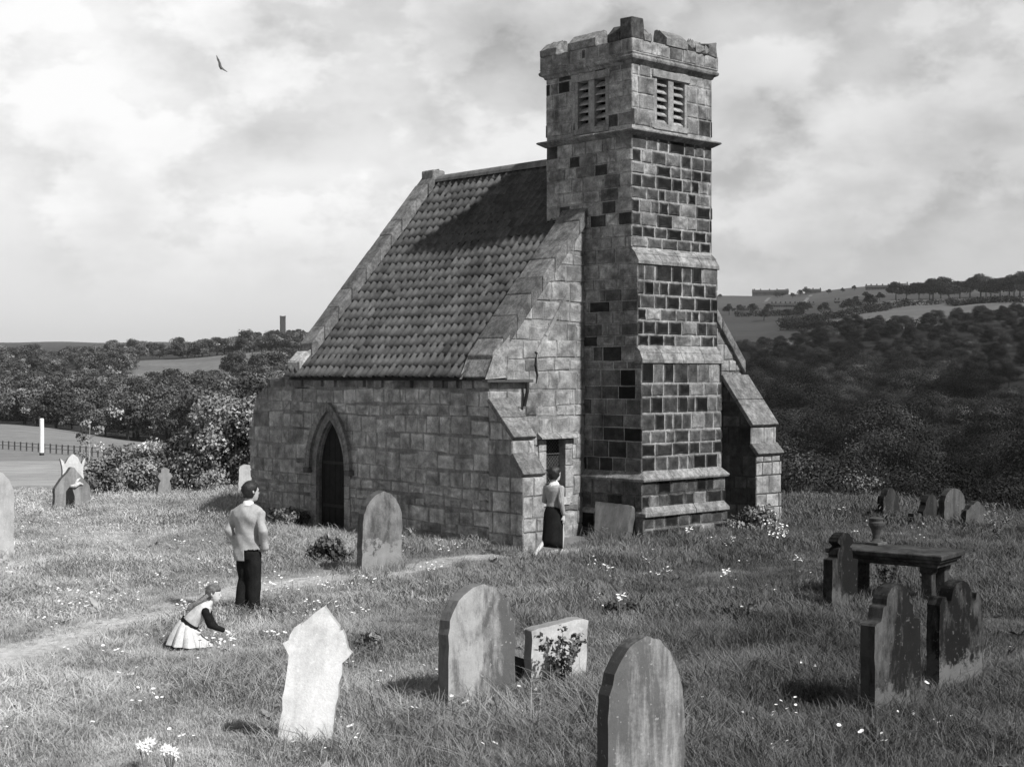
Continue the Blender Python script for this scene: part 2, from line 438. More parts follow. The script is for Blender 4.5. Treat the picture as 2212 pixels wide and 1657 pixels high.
door = mb.obj('door', M_WOOD, church)
for z in (.45, 1.35):
    mb = MB(); mb.box((.09, DU - DH + .02, z), (.115, DU + DH - .1, z + .06), .03)
    mb.obj('hinge', M_IRON, door)
mb = MB(); mb.tube([(.10, DU - .33, .98), (.09, DU - .33, .9), (.08, DU - .30, .86), (.09, DU - .27, .9), (.10, DU - .27, .98)], .012, 6, .04)
mb.obj('handle', M_IRON, door)
mb = MB(); mb.box((-.55, DU - .55, -.12), (-.02, DU + .5, .035), .34)
mb.obj('doorstep', M_COPE, church, bevel=.02)

# ---- eaves: wall plate stones and gutter
mb = MB(); rj = random.Random(8); u = GU + .1
while u < FU:
    wd = rj.uniform(.12, .3)
    if rj.random() < .55: mb.box((-.05 - rj.uniform(0, .05), u, 2.96), (.05, u + wd, 3.1), rj.uniform(.1, .25))
    u += wd + rj.uniform(.1, .5)
mb.box((-.12, GU - .12, 3.10), (.3, FU + .1, 3.17), .05)
mb.obj('eaves_board', M_WOOD, church, bevel=.006)
mb = MB()
mb.box((-.16, GU - .13, 3.07), (1.02, GU + .02, 3.13), .10)
mb.tube([(.86, GU - .12, 3.08), (.86, GU - .12, 2.9), (.84, GU - .06, 2.62)], .035, 8, .03)
mb.obj('gutter', M_IRON, church, bevel=.01)

# ---- gable wall (near) and far gable
def gable_poly(x0, x1, drop=0): return [(x0, -.6), (x1, -.6), (x1, ZR(WD - x1) - drop if x1 > WD/2 else ZR(x1)), (WD / 2, ZR(WD / 2) - drop), (x0, ZR(x0) - drop)]
WIN = rect(1.456, 1.986, .86, 1.97)
rngG = random.Random(21)
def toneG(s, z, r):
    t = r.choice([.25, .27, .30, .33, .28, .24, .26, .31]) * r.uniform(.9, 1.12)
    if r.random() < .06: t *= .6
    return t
mb = MB()
outG = [(0, -.6), (WD, -.6), (WD, ZR(0) - .06), (WD / 2, ZR(WD / 2) - .06), (0, ZR(0) - .06)]
mb.prism(outG, [WIN], Pu(GU), 0, -.55, .29)
gr1 = [(0, -.3), (2.62, -.3), (2.62, ZR(2.62) - .08), (0, ZR(0) - .08)]
gr2 = [(4.8, -.3), (WD, -.3), (WD, ZR(0) - .08), (4.8, ZR(WD - 4.8) - .08)]
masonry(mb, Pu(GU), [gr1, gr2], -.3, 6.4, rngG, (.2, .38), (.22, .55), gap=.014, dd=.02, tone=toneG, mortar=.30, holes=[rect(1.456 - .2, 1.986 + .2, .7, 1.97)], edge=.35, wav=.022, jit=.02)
mb.obj('gable_wall', M_WALL, church)
# scar of the older, steeper roof with its open joint
mb = MB(); rj = random.Random(3)
p0 = (2.05, 4.75); p1 = (1.22, 3.62)
for i in range(7):
    t0, t1 = i / 7, (i + 1) / 7
    a = (p0[0] + (p1[0] - p0[0]) * t0, p0[1] + (p1[1] - p0[1]) * t0); b = (p0[0] + (p1[0] - p0[0]) * t1, p0[1] + (p1[1] - p0[1]) * t1)
    mb.prism([a, b, (b[0] - .06, b[1] + .03), (a[0] - .06, a[1] + .03)], [], Pu(GU), .05 + rj.uniform(0, .02), -.01, .3)
mb.tube([(1.2, GU - .02, 3.6), (1.17, GU - .02, 3.4), (1.22, GU - .02, 3.2), (1.19, GU - .02, 3.05)], [.012, .03, .025, .01], 6, .03)
mb.obj('roof_scar', M_WALL, church, bevel=.01)
mb = MB(); mb.prism([(0, -.6), (WD, -.6), (WD, ZR(0) - .06), (WD / 2, ZR(WD / 2) - .06), (0, ZR(0) - .06)], [], Pu(FU, 1), 0, -.5, .3)
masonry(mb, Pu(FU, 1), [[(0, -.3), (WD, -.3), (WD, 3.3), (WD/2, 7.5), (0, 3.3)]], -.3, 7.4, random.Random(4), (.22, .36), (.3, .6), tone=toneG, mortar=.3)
mb.obj('far_gable_wall', M_WALL, church)
mb = MB(); mb.prism(rect(GU, FU, -.6, 3.3), [], Pw(WD, 1), 0, -.6, .25)
masonry(mb, Pw(WD, 1), [rect(GU, FU, -.3, 3.3)], -.3, 3.3, random.Random(9), (.22, .36), (.3, .6), tone=toneG, mortar=.3)
mb.obj('north_wall', M_WALL, church)

# ---- small window in the gable
win = MB(); rj = random.Random(2)
for sgn, w0 in ((-1, 1.456), (1, 1.986)):
    z = .72
    while z < 1.97:
        h = min(rj.uniform(.24, .42), 1.97 - z)
        if h < .05: break
        a, b = sorted((w0 - sgn * .004, w0 + sgn * rj.uniform(.17, .22)))
        win.box((a, GU - .03, z + .005), (b, GU + .24, z + h - .005), rj.uniform(.34, .44)); z += h
win.box((1.36, GU - .05, .70), (2.1, GU + .25, .855), .45)
wobj = win.obj('window', M_WALL, church, bevel=.012)
mb = MB(); mb.box((1.456, GU + .16, .86), (1.986, GU + .17, 1.97), .035)
mb.obj('pane', tone_mat('old_glass', .5, 9, 30, .3, rough=.18, spec=.5), wobj)
mb = MB(); 
for i in range(-16, 18):
    for sg in (-1, 1):
        x0 = 1.72 + i * .075
        a = clip_convex([(x0 - 1.2 * sg - .004, .2), (x0 - 1.2 * sg + .004, .2), (x0 + 1.2 * sg + .004, 2.6), (x0 + 1.2 * sg - .004, 2.6)], rect(1.46, 1.98, .865, 1.965))
        if len(a) > 2: mb.prism(ccw(a), [], Pu(GU + .15), .004 + .002 * (sg > 0), -.002, .10)
for z in (1.12, 1.40, 1.68): mb.box((1.456, GU + .12, z), (1.986, GU + .14, z + .018), .09)
mb.obj('leading', M_IRON, wobj)
mb = MB()
for a, b in ((1.22, 1.74), (1.75, 2.22)):
    mb.prism([(GU - .15, 1.99), (GU + .02, 1.99), (GU + .02, 2.13), (GU - .14, 2.02)], [], lambda s, z, d, a=a, b=b: Vector((a + (b - a) * d, s, z)), 0, 1, .27)
mb.obj('lintel_slab', M_COPE, wobj, bevel=.01)

# ---- buttresses on the gable corners
def buttress(w0, w1, prof, name, tn, seed, slabs, outw):
    """prof: (u,z) outline; slabs: weathering stones [(u_top,z_top,u_bot,z_bot,overhang)]"""
    mb = MB()
    Pp = lambda s, z, d: Vector((w0 + (w1 - w0) * d, s, z))
    mb.prism(prof, [], Pp, 0, 1, tn[2])
    stages = outw
    for (u0, z0_, z1_) in stages:
        masonry(mb, Pu(u0), [rect(w0 - .012, w1 + .012, z0_, z1_)], z0_, z1_, random.Random(seed), (.24, .42), (.26, .5), gap=.014, dd=.018, tone=tn[0], mortar=.34, edge=.3)
        for wp, sg in ((w0, -1), (w1, 1)):
            masonry(mb, Pw(wp, sg), [rect(u0 - .012, GU, z0_, z1_)], z0_, z1_, random.Random(seed + 1), (.24, .42), (.26, .5), gap=.014, dd=.014, tone=tn[1], mortar=tn[2] * 1.2, edge=.25)
    (uA, zA, uB, zB, _), zlo = slabs[0], stages[-1][2]
    tri = [(uB - .0, zlo), (GU, zlo), (GU, zA - .02), (uB, zB - .02)]
    for wp, sg in ((w0, -1), (w1, 1)):
        masonry(mb, Pw(wp, sg), [tri], zlo, zA, random.Random(seed + 2), (.24, .4), (.26, .5), gap=.014, dd=.012, tone=tn[1], mortar=tn[2] * 1.2, edge=.25)
    o = mb.obj(name, M_WALL, church)
    for (ut, zt, ub, zb, ov) in slabs:
        sb = MB(); nrm = Vector((0, -(zt - zb), (ut - ub))).normalized()
        if nrm.z < 0: nrm = -nrm
        a = Vector((0, ut, zt)); b = Vector((0, ub - ov * .6, zb - ov * .4)); n = 2 if (a - b).length > .5 else 1
        for i in range(n):
            p, q = a.lerp(b, i / n), a.lerp(b, (i + 1) / n - .008)
            vs = []
            for w_ in (w0 - .03, w1 + .03):
                vs += [Vector((w_, p.y, p.z)) - nrm * .02, Vector((w_, q.y, q.z)) - nrm * .02, Vector((w_, q.y, q.z)) + nrm * .07, Vector((w_, p.y, p.z)) + nrm * .07]
            sb.add(vs, [(0,1,2,3),(7,6,5,4),(0,4,5,1),(1,5,6,2),(2,6,7,3),(3,7,4,0)], .16 + .03 * i)
        sb.obj('weathering_slab', M_COPE, o, bevel=.012)
    return o
def toneBL(s, z, r): return toneG(s, z, r) * 1.05
def toneBS(s, z, r): return toneA(2, min(z, 2.5), r)
buttress(0.0, .52, [(GU + .05, -.6), (0, -.6), (0, 1.35), (.10, 1.42), (.28, 1.76), (.28, 2.05), (.92, 2.72), (GU + .05, 2.72)], 'buttress', (toneBL, toneBS, .22), 31,
         [(.93, 2.74, .28, 2.06, .06), (.30, 1.76, .03, 1.40, .05)], [(0, -.3, 1.36), (.28, 1.74, 2.02)])
buttress(6.83, 7.68, [(GU + .05, -.6), (-.02, -.6), (-.02, 1.52), (.12, 1.70), (.12, 2.12), (.90, 3.16), (GU + .05, 3.16)], 'buttress', (toneBL, lambda s, z, r: .07 * r.uniform(.5, 1.3), .05), 41,  # side stones toned near black for their shade, front left pale
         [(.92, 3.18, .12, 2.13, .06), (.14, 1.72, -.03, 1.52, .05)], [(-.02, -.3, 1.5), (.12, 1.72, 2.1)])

# ---- copings
def coping(u0, u1, w_lo, w_hi, side, seed, th=.13, lift=.10, n=8, name='coping'):
    mb = MB(); r = random.Random(seed)
    cs = [0]
    for i in range(n): cs.append(cs[-1] + r.uniform(.8, 1.2))
    cs = [c / cs[-1] for c in cs]
    for i in range(n):
        a = w_lo + (w_hi - w_lo) * cs[i] + .004; b = w_lo + (w_hi - w_lo) * cs[i + 1] - .004
        l2 = lift + r.uniform(-.012, .012); j = r.uniform(-.012, .012)
        def pt(w, u, dz):
            x = w if side > 0 else WD - w
            return Vector((x, u, ZR(w) + dz))
        vs = [pt(a, u0 + j, -.12), pt(b, u0 + j, -.12), pt(b, u0 + j, l2 + th), pt(a, u0 + j, l2 + th), pt(a, u1 + j, -.12), pt(b, u1 + j, -.12), pt(b, u1 + j, l2 + th), pt(a, u1 + j, l2 + th)]
        mb.add(vs, [(0,1,2,3),(7,6,5,4),(0,4,5,1),(1,5,6,2),(2,6,7,3),(3,7,4,0)], .165 * r.uniform(.75, 1.25))
    o = mb.obj(name, M_COPE, church, bevel=.018); return o
coping(GU - .10, GU + .60, -.02, 2.66, 1, 1, lift=.06)
coping(GU - .10, GU + .60, -.05, 2.75, -1, 2, lift=.02)
coping(FU - .34, FU + .1, .16, WD / 2, 1, 3, lift=.14, n=10)
coping(FU - .34, FU + .1, .0, WD / 2, -1, 4, lift=.10, n=10)
mb = MB()
mb.prism([(-.10, 3.2), (.34, 3.2), (.34, ZR(.3) + .05), (.10, ZR(.1) + .16), (-.10, 3.5)], [], lambda s, z, d: Vector((s, FU - .30 + .42 * d, z)), 0, 1, .45)
mb.obj('kneeler', M_COPE, church, bevel=.03)
mb = MB()
mb.prism([(-.18, 3.16), (.30, 3.16), (.36, ZR(.3) + .12), (-.0, ZR(-.02) + .14)], [], lambda s, z, d: Vector((s, GU - .14 + .72 * d, z)), 0, 1, .27)
mb.obj('kneeler', M_COPE, church, bevel=.03)
mb = MB(); mb.box((WD/2 - .2, FU - .36, ZR(WD/2) - .05), (WD/2 + .16, FU + .08, ZR(WD/2) + .22), .22)
mb.obj('apex_stone', M_COPE, church, bevel=.04)

# ---- pantiled roof
mb = MB(); rj = random.Random(77)
L = math.hypot(WD / 2 + .22, 1.14 * (WD / 2 + .22)); nrow = 22; gauge = L / nrow
ca = 1 / math.hypot(1, 1.14); sa = 1.14 * ca
w_e = -.22
def RP(t, u, h, side=1):           # t along slope from eave, h normal offset
    h = h - .035 * math.sin(math.pi * min(1, max(0, (u - GU) / 6.1))) * math.sin(math.pi * min(1, t / L)) + .010 * math.sin(u * 2.3 + t * 1.9)
    w = w_e + t * ca - h * sa; z = ZR(w_e) + t * sa + h * ca
    return Vector((w if side > 0 else WD - w, u, z))
pw = .205; NS = 10
prof = [.042 * (math.cos(2 * math.pi * k / NS) * .8 + .2 * math.cos(4 * math.pi * k / NS)) for k in range(NS + 1)]
pan = [(.5 - .5 * math.cos(2 * math.pi * k / NS)) ** 2.6 for k in range(NS + 1)]
for side in (1, -1):
    for r_ in range(nrow):
        ua = GU + .56; ub = FU - .30 if r_ > 1 else FU + .10
        if side == 1 and r_ > 9 and False: pass
        ncol = int(round((ub - ua) / pw)); 
        for c_ in range(ncol + 1):
            u0 = ub - pw * (c_ + 1) + pw * .08; 
            if u0 < ua - pw * .7: continue
            t0 = r_ * gauge + rj.uniform(-.010, .010) - (.06 if rj.random() < .018 and r_ > 1 else 0); t1 = t0 + gauge + .05
            lift = .006 + rj.uniform(-.002, .004); tw = rj.uniform(-.005, .005); tn = .105 * rj.uniform(.86, 1.12)
            if rj.random() < .05: tn *= .7
            top = []; 
            for t, h in ((t0, lift), (t0 + (t1 - t0) * .5, lift * .5 + .003), (min(t1, L), .004)):
                for k in range(NS + 1):
                    top.append(RP(t, u0 + pw * 1.04 * k / NS + tw * (k / NS - .5), h + prof[k] + pan[k] * .032 * (t1 - t) / (t1 - t0) + (tw if k < 4 else -tw)*.5 , side))
            bot = [RP(t0, u0 + pw * 1.04 * k / NS, lift + prof[k] + pan[k] * .022 - .004, side) for k in range(NS + 1)]
            m_ = NS + 1
            fs = [(i * m_ + k, i * m_ + k + 1, (i + 1) * m_ + k + 1, (i + 1) * m_ + k) for i in range(2) for k in range(NS)]
            fs += [(3 * m_ + k, 3 * m_ + k + 1, k + 1, k) for k in range(NS)]
            mb.add(top + bot, fs, [tn * (.95 if i < m_ else 1) for i in range(len(top))] + [tn * .25] * m_)  # lower lip darkened in colour for the shade under each tile
roof = mb.obj('roof', M_TILE, church, smooth=True)
mb = MB()
for side in (1, -1):
    q = [RP(.05, GU + .5, -.05, side), RP(.05, FU - .02, -.05, side), RP(L, FU - .02, -.05, side), RP(L, GU + .5, -.05, side)]
    q2 = [p + Vector((0, 0, -.06)) for p in q]
    mb.add(q + q2, [(0,1,2,3),(7,6,5,4),(0,4,5,1),(1,5,6,2),(2,6,7,3),(3,7,4,0)], .02)
mb.obj('roof_boarding', M_WOOD, roof)
mb = MB(); u = 1.98; rj = random.Random(12)
while u < FU - .33:
    n = 8; vs = []; l = min(.42, FU - .33 - u)
    for uu in (u, u + l - .008):
        for k in range(n + 1):
            a = math.pi * k / n; vs.append(Vector((WD / 2 - .15 * math.cos(a), uu, ZR(WD / 2) - .07 + .17 * math.sin(a) )))
    mb.add(vs, [(k, k + 1, n + 2 + k, n + 1 + k) for k in range(n)] + [tuple(range(n + 1)), tuple(range(n + 1, 2*n + 2))], .17 * rj.uniform(.85, 1.15)); u += .42
mb.obj('ridge_tile', M_TILE, roof)

# ---- tower
TW0, TW1, TU1 = 2.53, 4.90, 1.94
UF = [(-.6, .55, -.70), (.68, 1.22, -.655), (1.36, 3.47, -.60), (3.76, 5.35, -.50), (5.64, 7.80, -.35)]   # z0,z1,front
rngT = random.Random(51)
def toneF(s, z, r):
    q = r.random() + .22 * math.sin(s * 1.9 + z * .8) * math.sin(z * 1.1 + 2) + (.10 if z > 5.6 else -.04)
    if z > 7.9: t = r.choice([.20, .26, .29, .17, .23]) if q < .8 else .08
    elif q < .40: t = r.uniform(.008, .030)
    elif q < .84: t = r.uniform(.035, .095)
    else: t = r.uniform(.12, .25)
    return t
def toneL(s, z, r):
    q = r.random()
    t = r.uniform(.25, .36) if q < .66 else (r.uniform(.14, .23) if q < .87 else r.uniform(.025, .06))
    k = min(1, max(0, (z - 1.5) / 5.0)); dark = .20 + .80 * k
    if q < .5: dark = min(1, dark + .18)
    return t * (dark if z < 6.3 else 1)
mb = MB()
side = [(TU1, -.6), (-.70, -.6), (-.70, .55), (-.655, .70), (-.655, 1.22), (-.60, 1.36), (-.60, 3.47), (-.50, 3.76), (-.50, 5.35), (-.35, 5.64), (-.35, 7.80), (TU1, 7.80)]
mb.prism(side, [], lambda s, z, d: Vector((TW0 + (TW1 - TW0) * d, s, z)), 0, 1, .30)
e = .012
for i, (z0, z1, uf) in enumerate(UF):
    ex = .06 if i < 2 else 0
    za = max(z0, -.3)
    if ex: mb.box((TW0 - ex, uf, -.6 if i == 0 else z0 - .13), (TW1 + ex, TU1 - .9 , z1 + .001 * i), .12)
    gp, md = .026, .50
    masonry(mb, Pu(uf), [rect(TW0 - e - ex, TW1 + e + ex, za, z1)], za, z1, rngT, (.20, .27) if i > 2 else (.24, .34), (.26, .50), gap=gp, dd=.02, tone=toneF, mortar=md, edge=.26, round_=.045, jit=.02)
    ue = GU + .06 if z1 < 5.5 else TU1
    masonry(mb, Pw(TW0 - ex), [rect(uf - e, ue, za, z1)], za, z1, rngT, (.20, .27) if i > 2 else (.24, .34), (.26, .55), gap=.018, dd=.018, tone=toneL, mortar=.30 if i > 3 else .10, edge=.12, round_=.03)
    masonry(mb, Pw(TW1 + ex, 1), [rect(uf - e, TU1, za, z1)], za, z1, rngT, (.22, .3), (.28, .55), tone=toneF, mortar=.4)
    if i == 4: masonry(mb, Pu(TU1, 1), [rect(TW0, TW1, za, z1)], za, z1, rngT, (.22, .3), (.28, .55), tone=toneF, mortar=.4)
# bands between stages on the side faces
for (z0, z1, uf) in ((.55, .70, -.64), (1.22, 1.36, -.60), (3.47, 3.76, -.50), (5.35, 5.64, -.35)):
    ue = GU + .06 if z1 < 5.5 else TU1
    masonry(mb, Pw(TW0), [rect(uf, ue, z0, z1)], z0, z1, rngT, (.14, .3), (.26, .5), gap=.018, dd=.018, tone=toneL, mortar=.10, edge=.12)
tower = mb.obj('tower', M_TOWER, church)
def band(prof2, name, parent, mat_, tone, both=True, extra=0.0, segs=5, rng_=None, bev=.01):
    """horizontal moulding: prof2 = (projection, z) swept along front and left (and the other two) faces as stone lengths"""
    mb = MB(); r = rng_ or random.Random(1)
    return mb
# offsets on the front
for (zt, ut, zb, ub) in ((5.66, -.35, 5.35, -.54), (3.78, -.50, 3.47, -.64)):
    mb = MB(); r = random.Random(int(zt * 10)); s = TW0 - .03
    while s < TW1 + .02:
        wd = r.uniform(.4, .7); b = min(s + wd, TW1 + .03)
        zm = (zt + zb) / 2; um = (ut + ub) / 2
        mb.prism([(ut + .05, zt), (um - .012, zm + .02), (um - .012, zm - .0), (ub, zb + .03), (ub, zb - .035), (ut + .05, zb - .035)], [], lambda q, z, d, s=s, b=b: Vector((s + (b - .006 - s) * d, q, z)), 0, 1, .36 * r.uniform(.55, .75))
        s = b
    mb.obj('offset_slab', M_COPE, tower, bevel=.008)
def ringband(pj, z, name, tone, bev=.012, u_back=TU1, lw=(.5, .9), front=None, seed=1, sides=4):
    """pj: list of (projection, z) closed outline, run round the tower in separate stones, mitred"""
    mb = MB(); r = random.Random(seed); uf = front
    runs = []
    def run(p0, p1, nrm, mit0, mit1):
        p0 = Vector(p0); p1 = Vector(p1); dirv = (p1 - p0).normalized(); Lr = (p1 - p0).length; s = 0
        while s < Lr - .01:
            wd = r.uniform(*lw)
            if Lr - s - wd < .25: wd = Lr - s
            vs = []; jj = r.uniform(-.006, .006)
            for e_, at in ((0, s + (.003 if s > 0 else 0)), (1, s + wd - (.003 if s + wd < Lr - .01 else 0))):
                for (pr, zz) in pj:
                    ext = 0
                    if e_ == 0 and s == 0 and mit0: ext = -pr
                    if e_ == 1 and abs(s + wd - Lr) < 1e-6 and mit1: ext = pr
                    vs.append(p0 + dirv * (at + ext) + nrm * (pr + jj) + Vector((0, 0, zz)))
            n = len(pj)
            mb.add(vs, [(k, (k + 1) % n, n + (k + 1) % n, n + k) for k in range(n)] + [tuple(range(n - 1, -1, -1)), tuple(range(n, 2 * n))], tone * r.uniform(.85, 1.15))
            s += wd
    a, b = TW0, TW1
    run((a, uf, 0), (b, uf, 0), Vector((0, -1, 0)), True, True)
    run((a, u_back, 0), (a, uf, 0), Vector((-1, 0, 0)), sides == 4, True)
    run((b, uf, 0), (b, u_back, 0), Vector((1, 0, 0)), True, sides == 4)
    if sides == 4: run((b, u_back, 0), (a, u_back, 0), Vector((0, 1, 0)), True, True)
    return mb.obj(name, M_COPE, tower, bevel=bev)
ringband([(-.03, 7.76), (.03, 7.76), (.16, 7.84), (.15, 7.87), (-.03, 7.91)], 0, 'string_course', .17, front=-.35, seed=4)
ringband([(-.03, 1.19), (.10, 1.19), (.12, 1.24), (-.03, 1.40)], 0, 'plinth_course', .22, front=-.63, u_back=GU + .06, seed=5, sides=3)
ringband([(-.03, .52), (.09, .53), (.085, .60), (-.0, .72)], 0, 'plinth_course', .22, front=-.68, u_back=GU + .06, seed=6, sides=3)

# belfry
mb = MB(); BZ0, BZ1 = 7.78, 9.24
WL = rect(.28, 1.13, 8.02, 8.96); WF = rect(3.19, 4.13, 8.06, 8.96)
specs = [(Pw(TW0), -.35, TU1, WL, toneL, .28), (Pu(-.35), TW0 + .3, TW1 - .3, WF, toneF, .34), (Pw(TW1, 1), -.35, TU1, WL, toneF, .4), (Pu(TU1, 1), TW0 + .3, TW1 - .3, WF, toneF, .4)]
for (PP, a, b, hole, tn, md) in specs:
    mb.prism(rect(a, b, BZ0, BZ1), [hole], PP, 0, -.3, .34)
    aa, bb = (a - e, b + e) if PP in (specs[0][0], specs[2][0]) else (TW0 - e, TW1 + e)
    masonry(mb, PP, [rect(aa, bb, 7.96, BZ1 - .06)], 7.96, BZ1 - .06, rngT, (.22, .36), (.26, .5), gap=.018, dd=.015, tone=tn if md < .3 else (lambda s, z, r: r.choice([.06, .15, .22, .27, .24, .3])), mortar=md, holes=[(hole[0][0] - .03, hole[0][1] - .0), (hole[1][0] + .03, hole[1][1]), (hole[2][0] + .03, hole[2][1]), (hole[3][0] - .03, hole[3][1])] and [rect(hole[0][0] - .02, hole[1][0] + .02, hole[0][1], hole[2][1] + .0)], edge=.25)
belfry = mb.obj('belfry', M_TOWER, church)
def bell_window(PP, h):
    a, b, z0, z1 = h[0][0], h[1][0], h[0][1], h[2][1]; mid = (a + b) / 2
    mb = MB()
    mb.prism([(a - .08, z1 - .005), (b + .08, z1 - .005), (b + .08, z1 + .13), (a - .08, z1 + .13)], [], PP, .035, -.25, .30)
    mb.prism([(a - .04, z0 - .10), (b + .04, z0 - .10), (b + .04, z0 + .005), (a - .04, z0 + .005)], [], PP, .02, -.25, .30)
    for s0_, s1_ in ((a - .01, a + .05), (b - .05, b + .01), (mid - .075, mid + .075)):
        mb.prism([(s0_, z0), (s1_, z0), (s1_, z1), (s0_, z1)], [], PP, .004, -.2, .30)
    o = mb.obj('belfry_window', M_WALL, church, bevel=.012)
    dk = MB(); dk.prism(rect(a, b, z0, z1), [], PP, -.29, -.31, .01)
    dk.obj('shade_backing', M_WOOD, o)  # near-black sheet stands in for the shade behind the louvres
    n = 6; hh = (z1 - z0 - .03) / n
    for x0, x1 in ((a + .052, mid - .077), (mid + .077, b - .052)):
        for i in range(n):
            zz = z0 + .02 + hh * i; l = MB()
            vs = []
            for x in (x0, x1): vs += [PP(x, zz, -.035), PP(x, zz + .022, -.03), PP(x, zz + .125, -.15), PP(x, zz + .10, -.155)]
            l.add(vs, [(0,1,2,3),(7,6,5,4),(0,4,5,1),(1,5,6,2),(2,6,7,3),(3,7,4,0)], .32)
            l.obj('louvre', M_COPE, o)
for (PP, a, b, hole, tn, md) in specs: bell_window(PP, hole)

# parapet with battlements
ringband([(-.03, 9.12), (.03, 9.12), (.05, 9.17), (.11, 9.20), (.125, 9.25), (.09, 9.29), (.11, 9.31), (.10, 9.33), (-.03, 9.34)], 0, 'cornice', .22, front=-.35, seed=7, lw=(.5, .8))
PX0, PX1, PY0, PY1, PT = TW0 - .09, TW1 + .09, -.35 - .09, TU1 + .09, .30
mb = MB(); rngP = random.Random(61)
tP = lambda s, z, r: r.choice([.18, .21, .24, .26, .20]) * (1 if r.random() > .12 else .5)
for (PP, a, b) in ((Pw(PX0), PY0, PY1), (Pu(PY0), PX0 + PT, PX1 - PT), (Pw(PX1, 1), PY0, PY1), (Pu(PY1, 1), PX0 + PT, PX1 - PT)):
    hol = [rect(.80, .88, 9.38, 9.54)] if a == PY0 else []
    mb.prism(rect(a, b, 9.30, 9.58), hol, PP, 0, -PT, .34)
    a2, b2 = (a - e, b + e) if a == PY0 else (PX0 - e, PX1 + e)
    masonry(mb, PP, [rect(a2, b2, 9.33, 9.58)], 9.33, 9.58, rngP, (.15, .22), (.3, .55), gap=.010, dd=.010, tone=tP, mortar=.27, holes=hol, edge=.4)
mb.box((PX0 + .2, PY0 + .2, 9.22), (PX1 - .2, PY1 - .2, 9.32), .2)
par = mb.obj('parapet', M_TOWER, church)
def merlon(PP, a, b, hgt, seed, ruin=0.0, dark=False):
    r = random.Random(seed); mb = MB()
    n = 4; z0 = 9.575
    # outline across the wall: low front face, sloped weathering to a ridge at the back third
    hgt *= 1.25; top = [(.03, z0), (.03, z0 + hgt * .45), (-.0, z0 + hgt * .5), (-.15, z0 + hgt * .95), (-.19, z0 + hgt * .95), (-.20, z0 + hgt), (-.27, z0 + hgt), (-PT, z0 + hgt * .6), (-PT, z0)]
    vs = []; 
    for i in range(n + 1):
        s = a + (b - a) * i / n
        for (dd_, z) in top:
            k = ruin * (r.uniform(-.06, .05)); zz = z + (k if z > z0 + .02 else 0) - (ruin * .10 * r.random() if z > z0 + hgt * .8 else 0)
            vs.append(PP(s + ruin * r.uniform(-.03, .03) * (1 if 0 < i < n else 1), zz, dd_ + ruin * r.uniform(-.03, .02)))
    m_ = len(top)
    fs = [(i * m_ + k, i * m_ + (k + 1) % m_, (i + 1) * m_ + (k + 1) % m_, (i + 1) * m_ + k) for i in range(n) for k in range(m_)] + [tuple(range(m_)), tuple(range(n * m_, (n + 1) * m_))]
    mb.add(vs, fs, [(.21 if not dark else .07) * r.uniform(.85, 1.15) for _ in vs])
    return mb.obj('merlon', M_COPE, par, bevel=.012)
PF, PLf, PRt, PB = Pu(PY0), Pw(PX0), Pw(PX1, 1), Pu(PY1, 1)
merlon(PF, PX0 + .30, PX0 + .55, .24, 1, .8)
merlon(PF, PX0 + .95, PX0 + 1.60, .27, 2, .15)
merlon(PF, PX0 + 1.86, PX1 - .3, .26, 3, 1.3)
merlon(PLf, PY0 + .30, PY0 + .62, .27, 4, .1, True)
merlon(PLf, PY0 + .92, PY0 + 1.68, .27, 5, .15)
merlon(PLf, PY0 + 2.0, PY1 - .0, .25, 6, .3)
merlon(PRt, PY0 + .9, PY0 + 1.6, .25, 8, .4); merlon(PRt, PY0 + 1.95, PY1 - .3, .25, 9, .5)
merlon(PB, PX0 + .3, PX0 + .6, .26, 10, .3); merlon(PB, PX0 + .95, PX0 + 1.6, .26, 11, .3)
for (x, y, h, t, q) in ((PX0, PY0, .40, .08, 0), (PX1 - PT, PY0, .26, .14, 1), (PX1 - PT, PY1 - PT, .26, .22, 0)):
    mb = MB(); r = random.Random(int(x * 99)); vs = []
    for zz in (9.58, 9.58 + h * .6, 9.58 + h):
        for (dx, dy) in ((-.02, -.02), (PT, -.02), (PT, PT), (-.02, PT)):
            vs.append((x + dx + r.uniform(-.03, .03) * (1 + q * 1.5), y + dy + r.uniform(-.02, .02) * (1 + q * 1.5), zz + r.uniform(-.03, .02) * q * 1.6))
    mb.add(vs, [(0,1,5,4),(1,2,6,5),(2,3,7,6),(3,0,4,7),(4,5,9,8),(5,6,10,9),(6,7,11,10),(7,4,8,11),(8,9,10,11),(3,2,1,0)], t)
    mb.obj('corner_stone', M_COPE, par, bevel=.02)
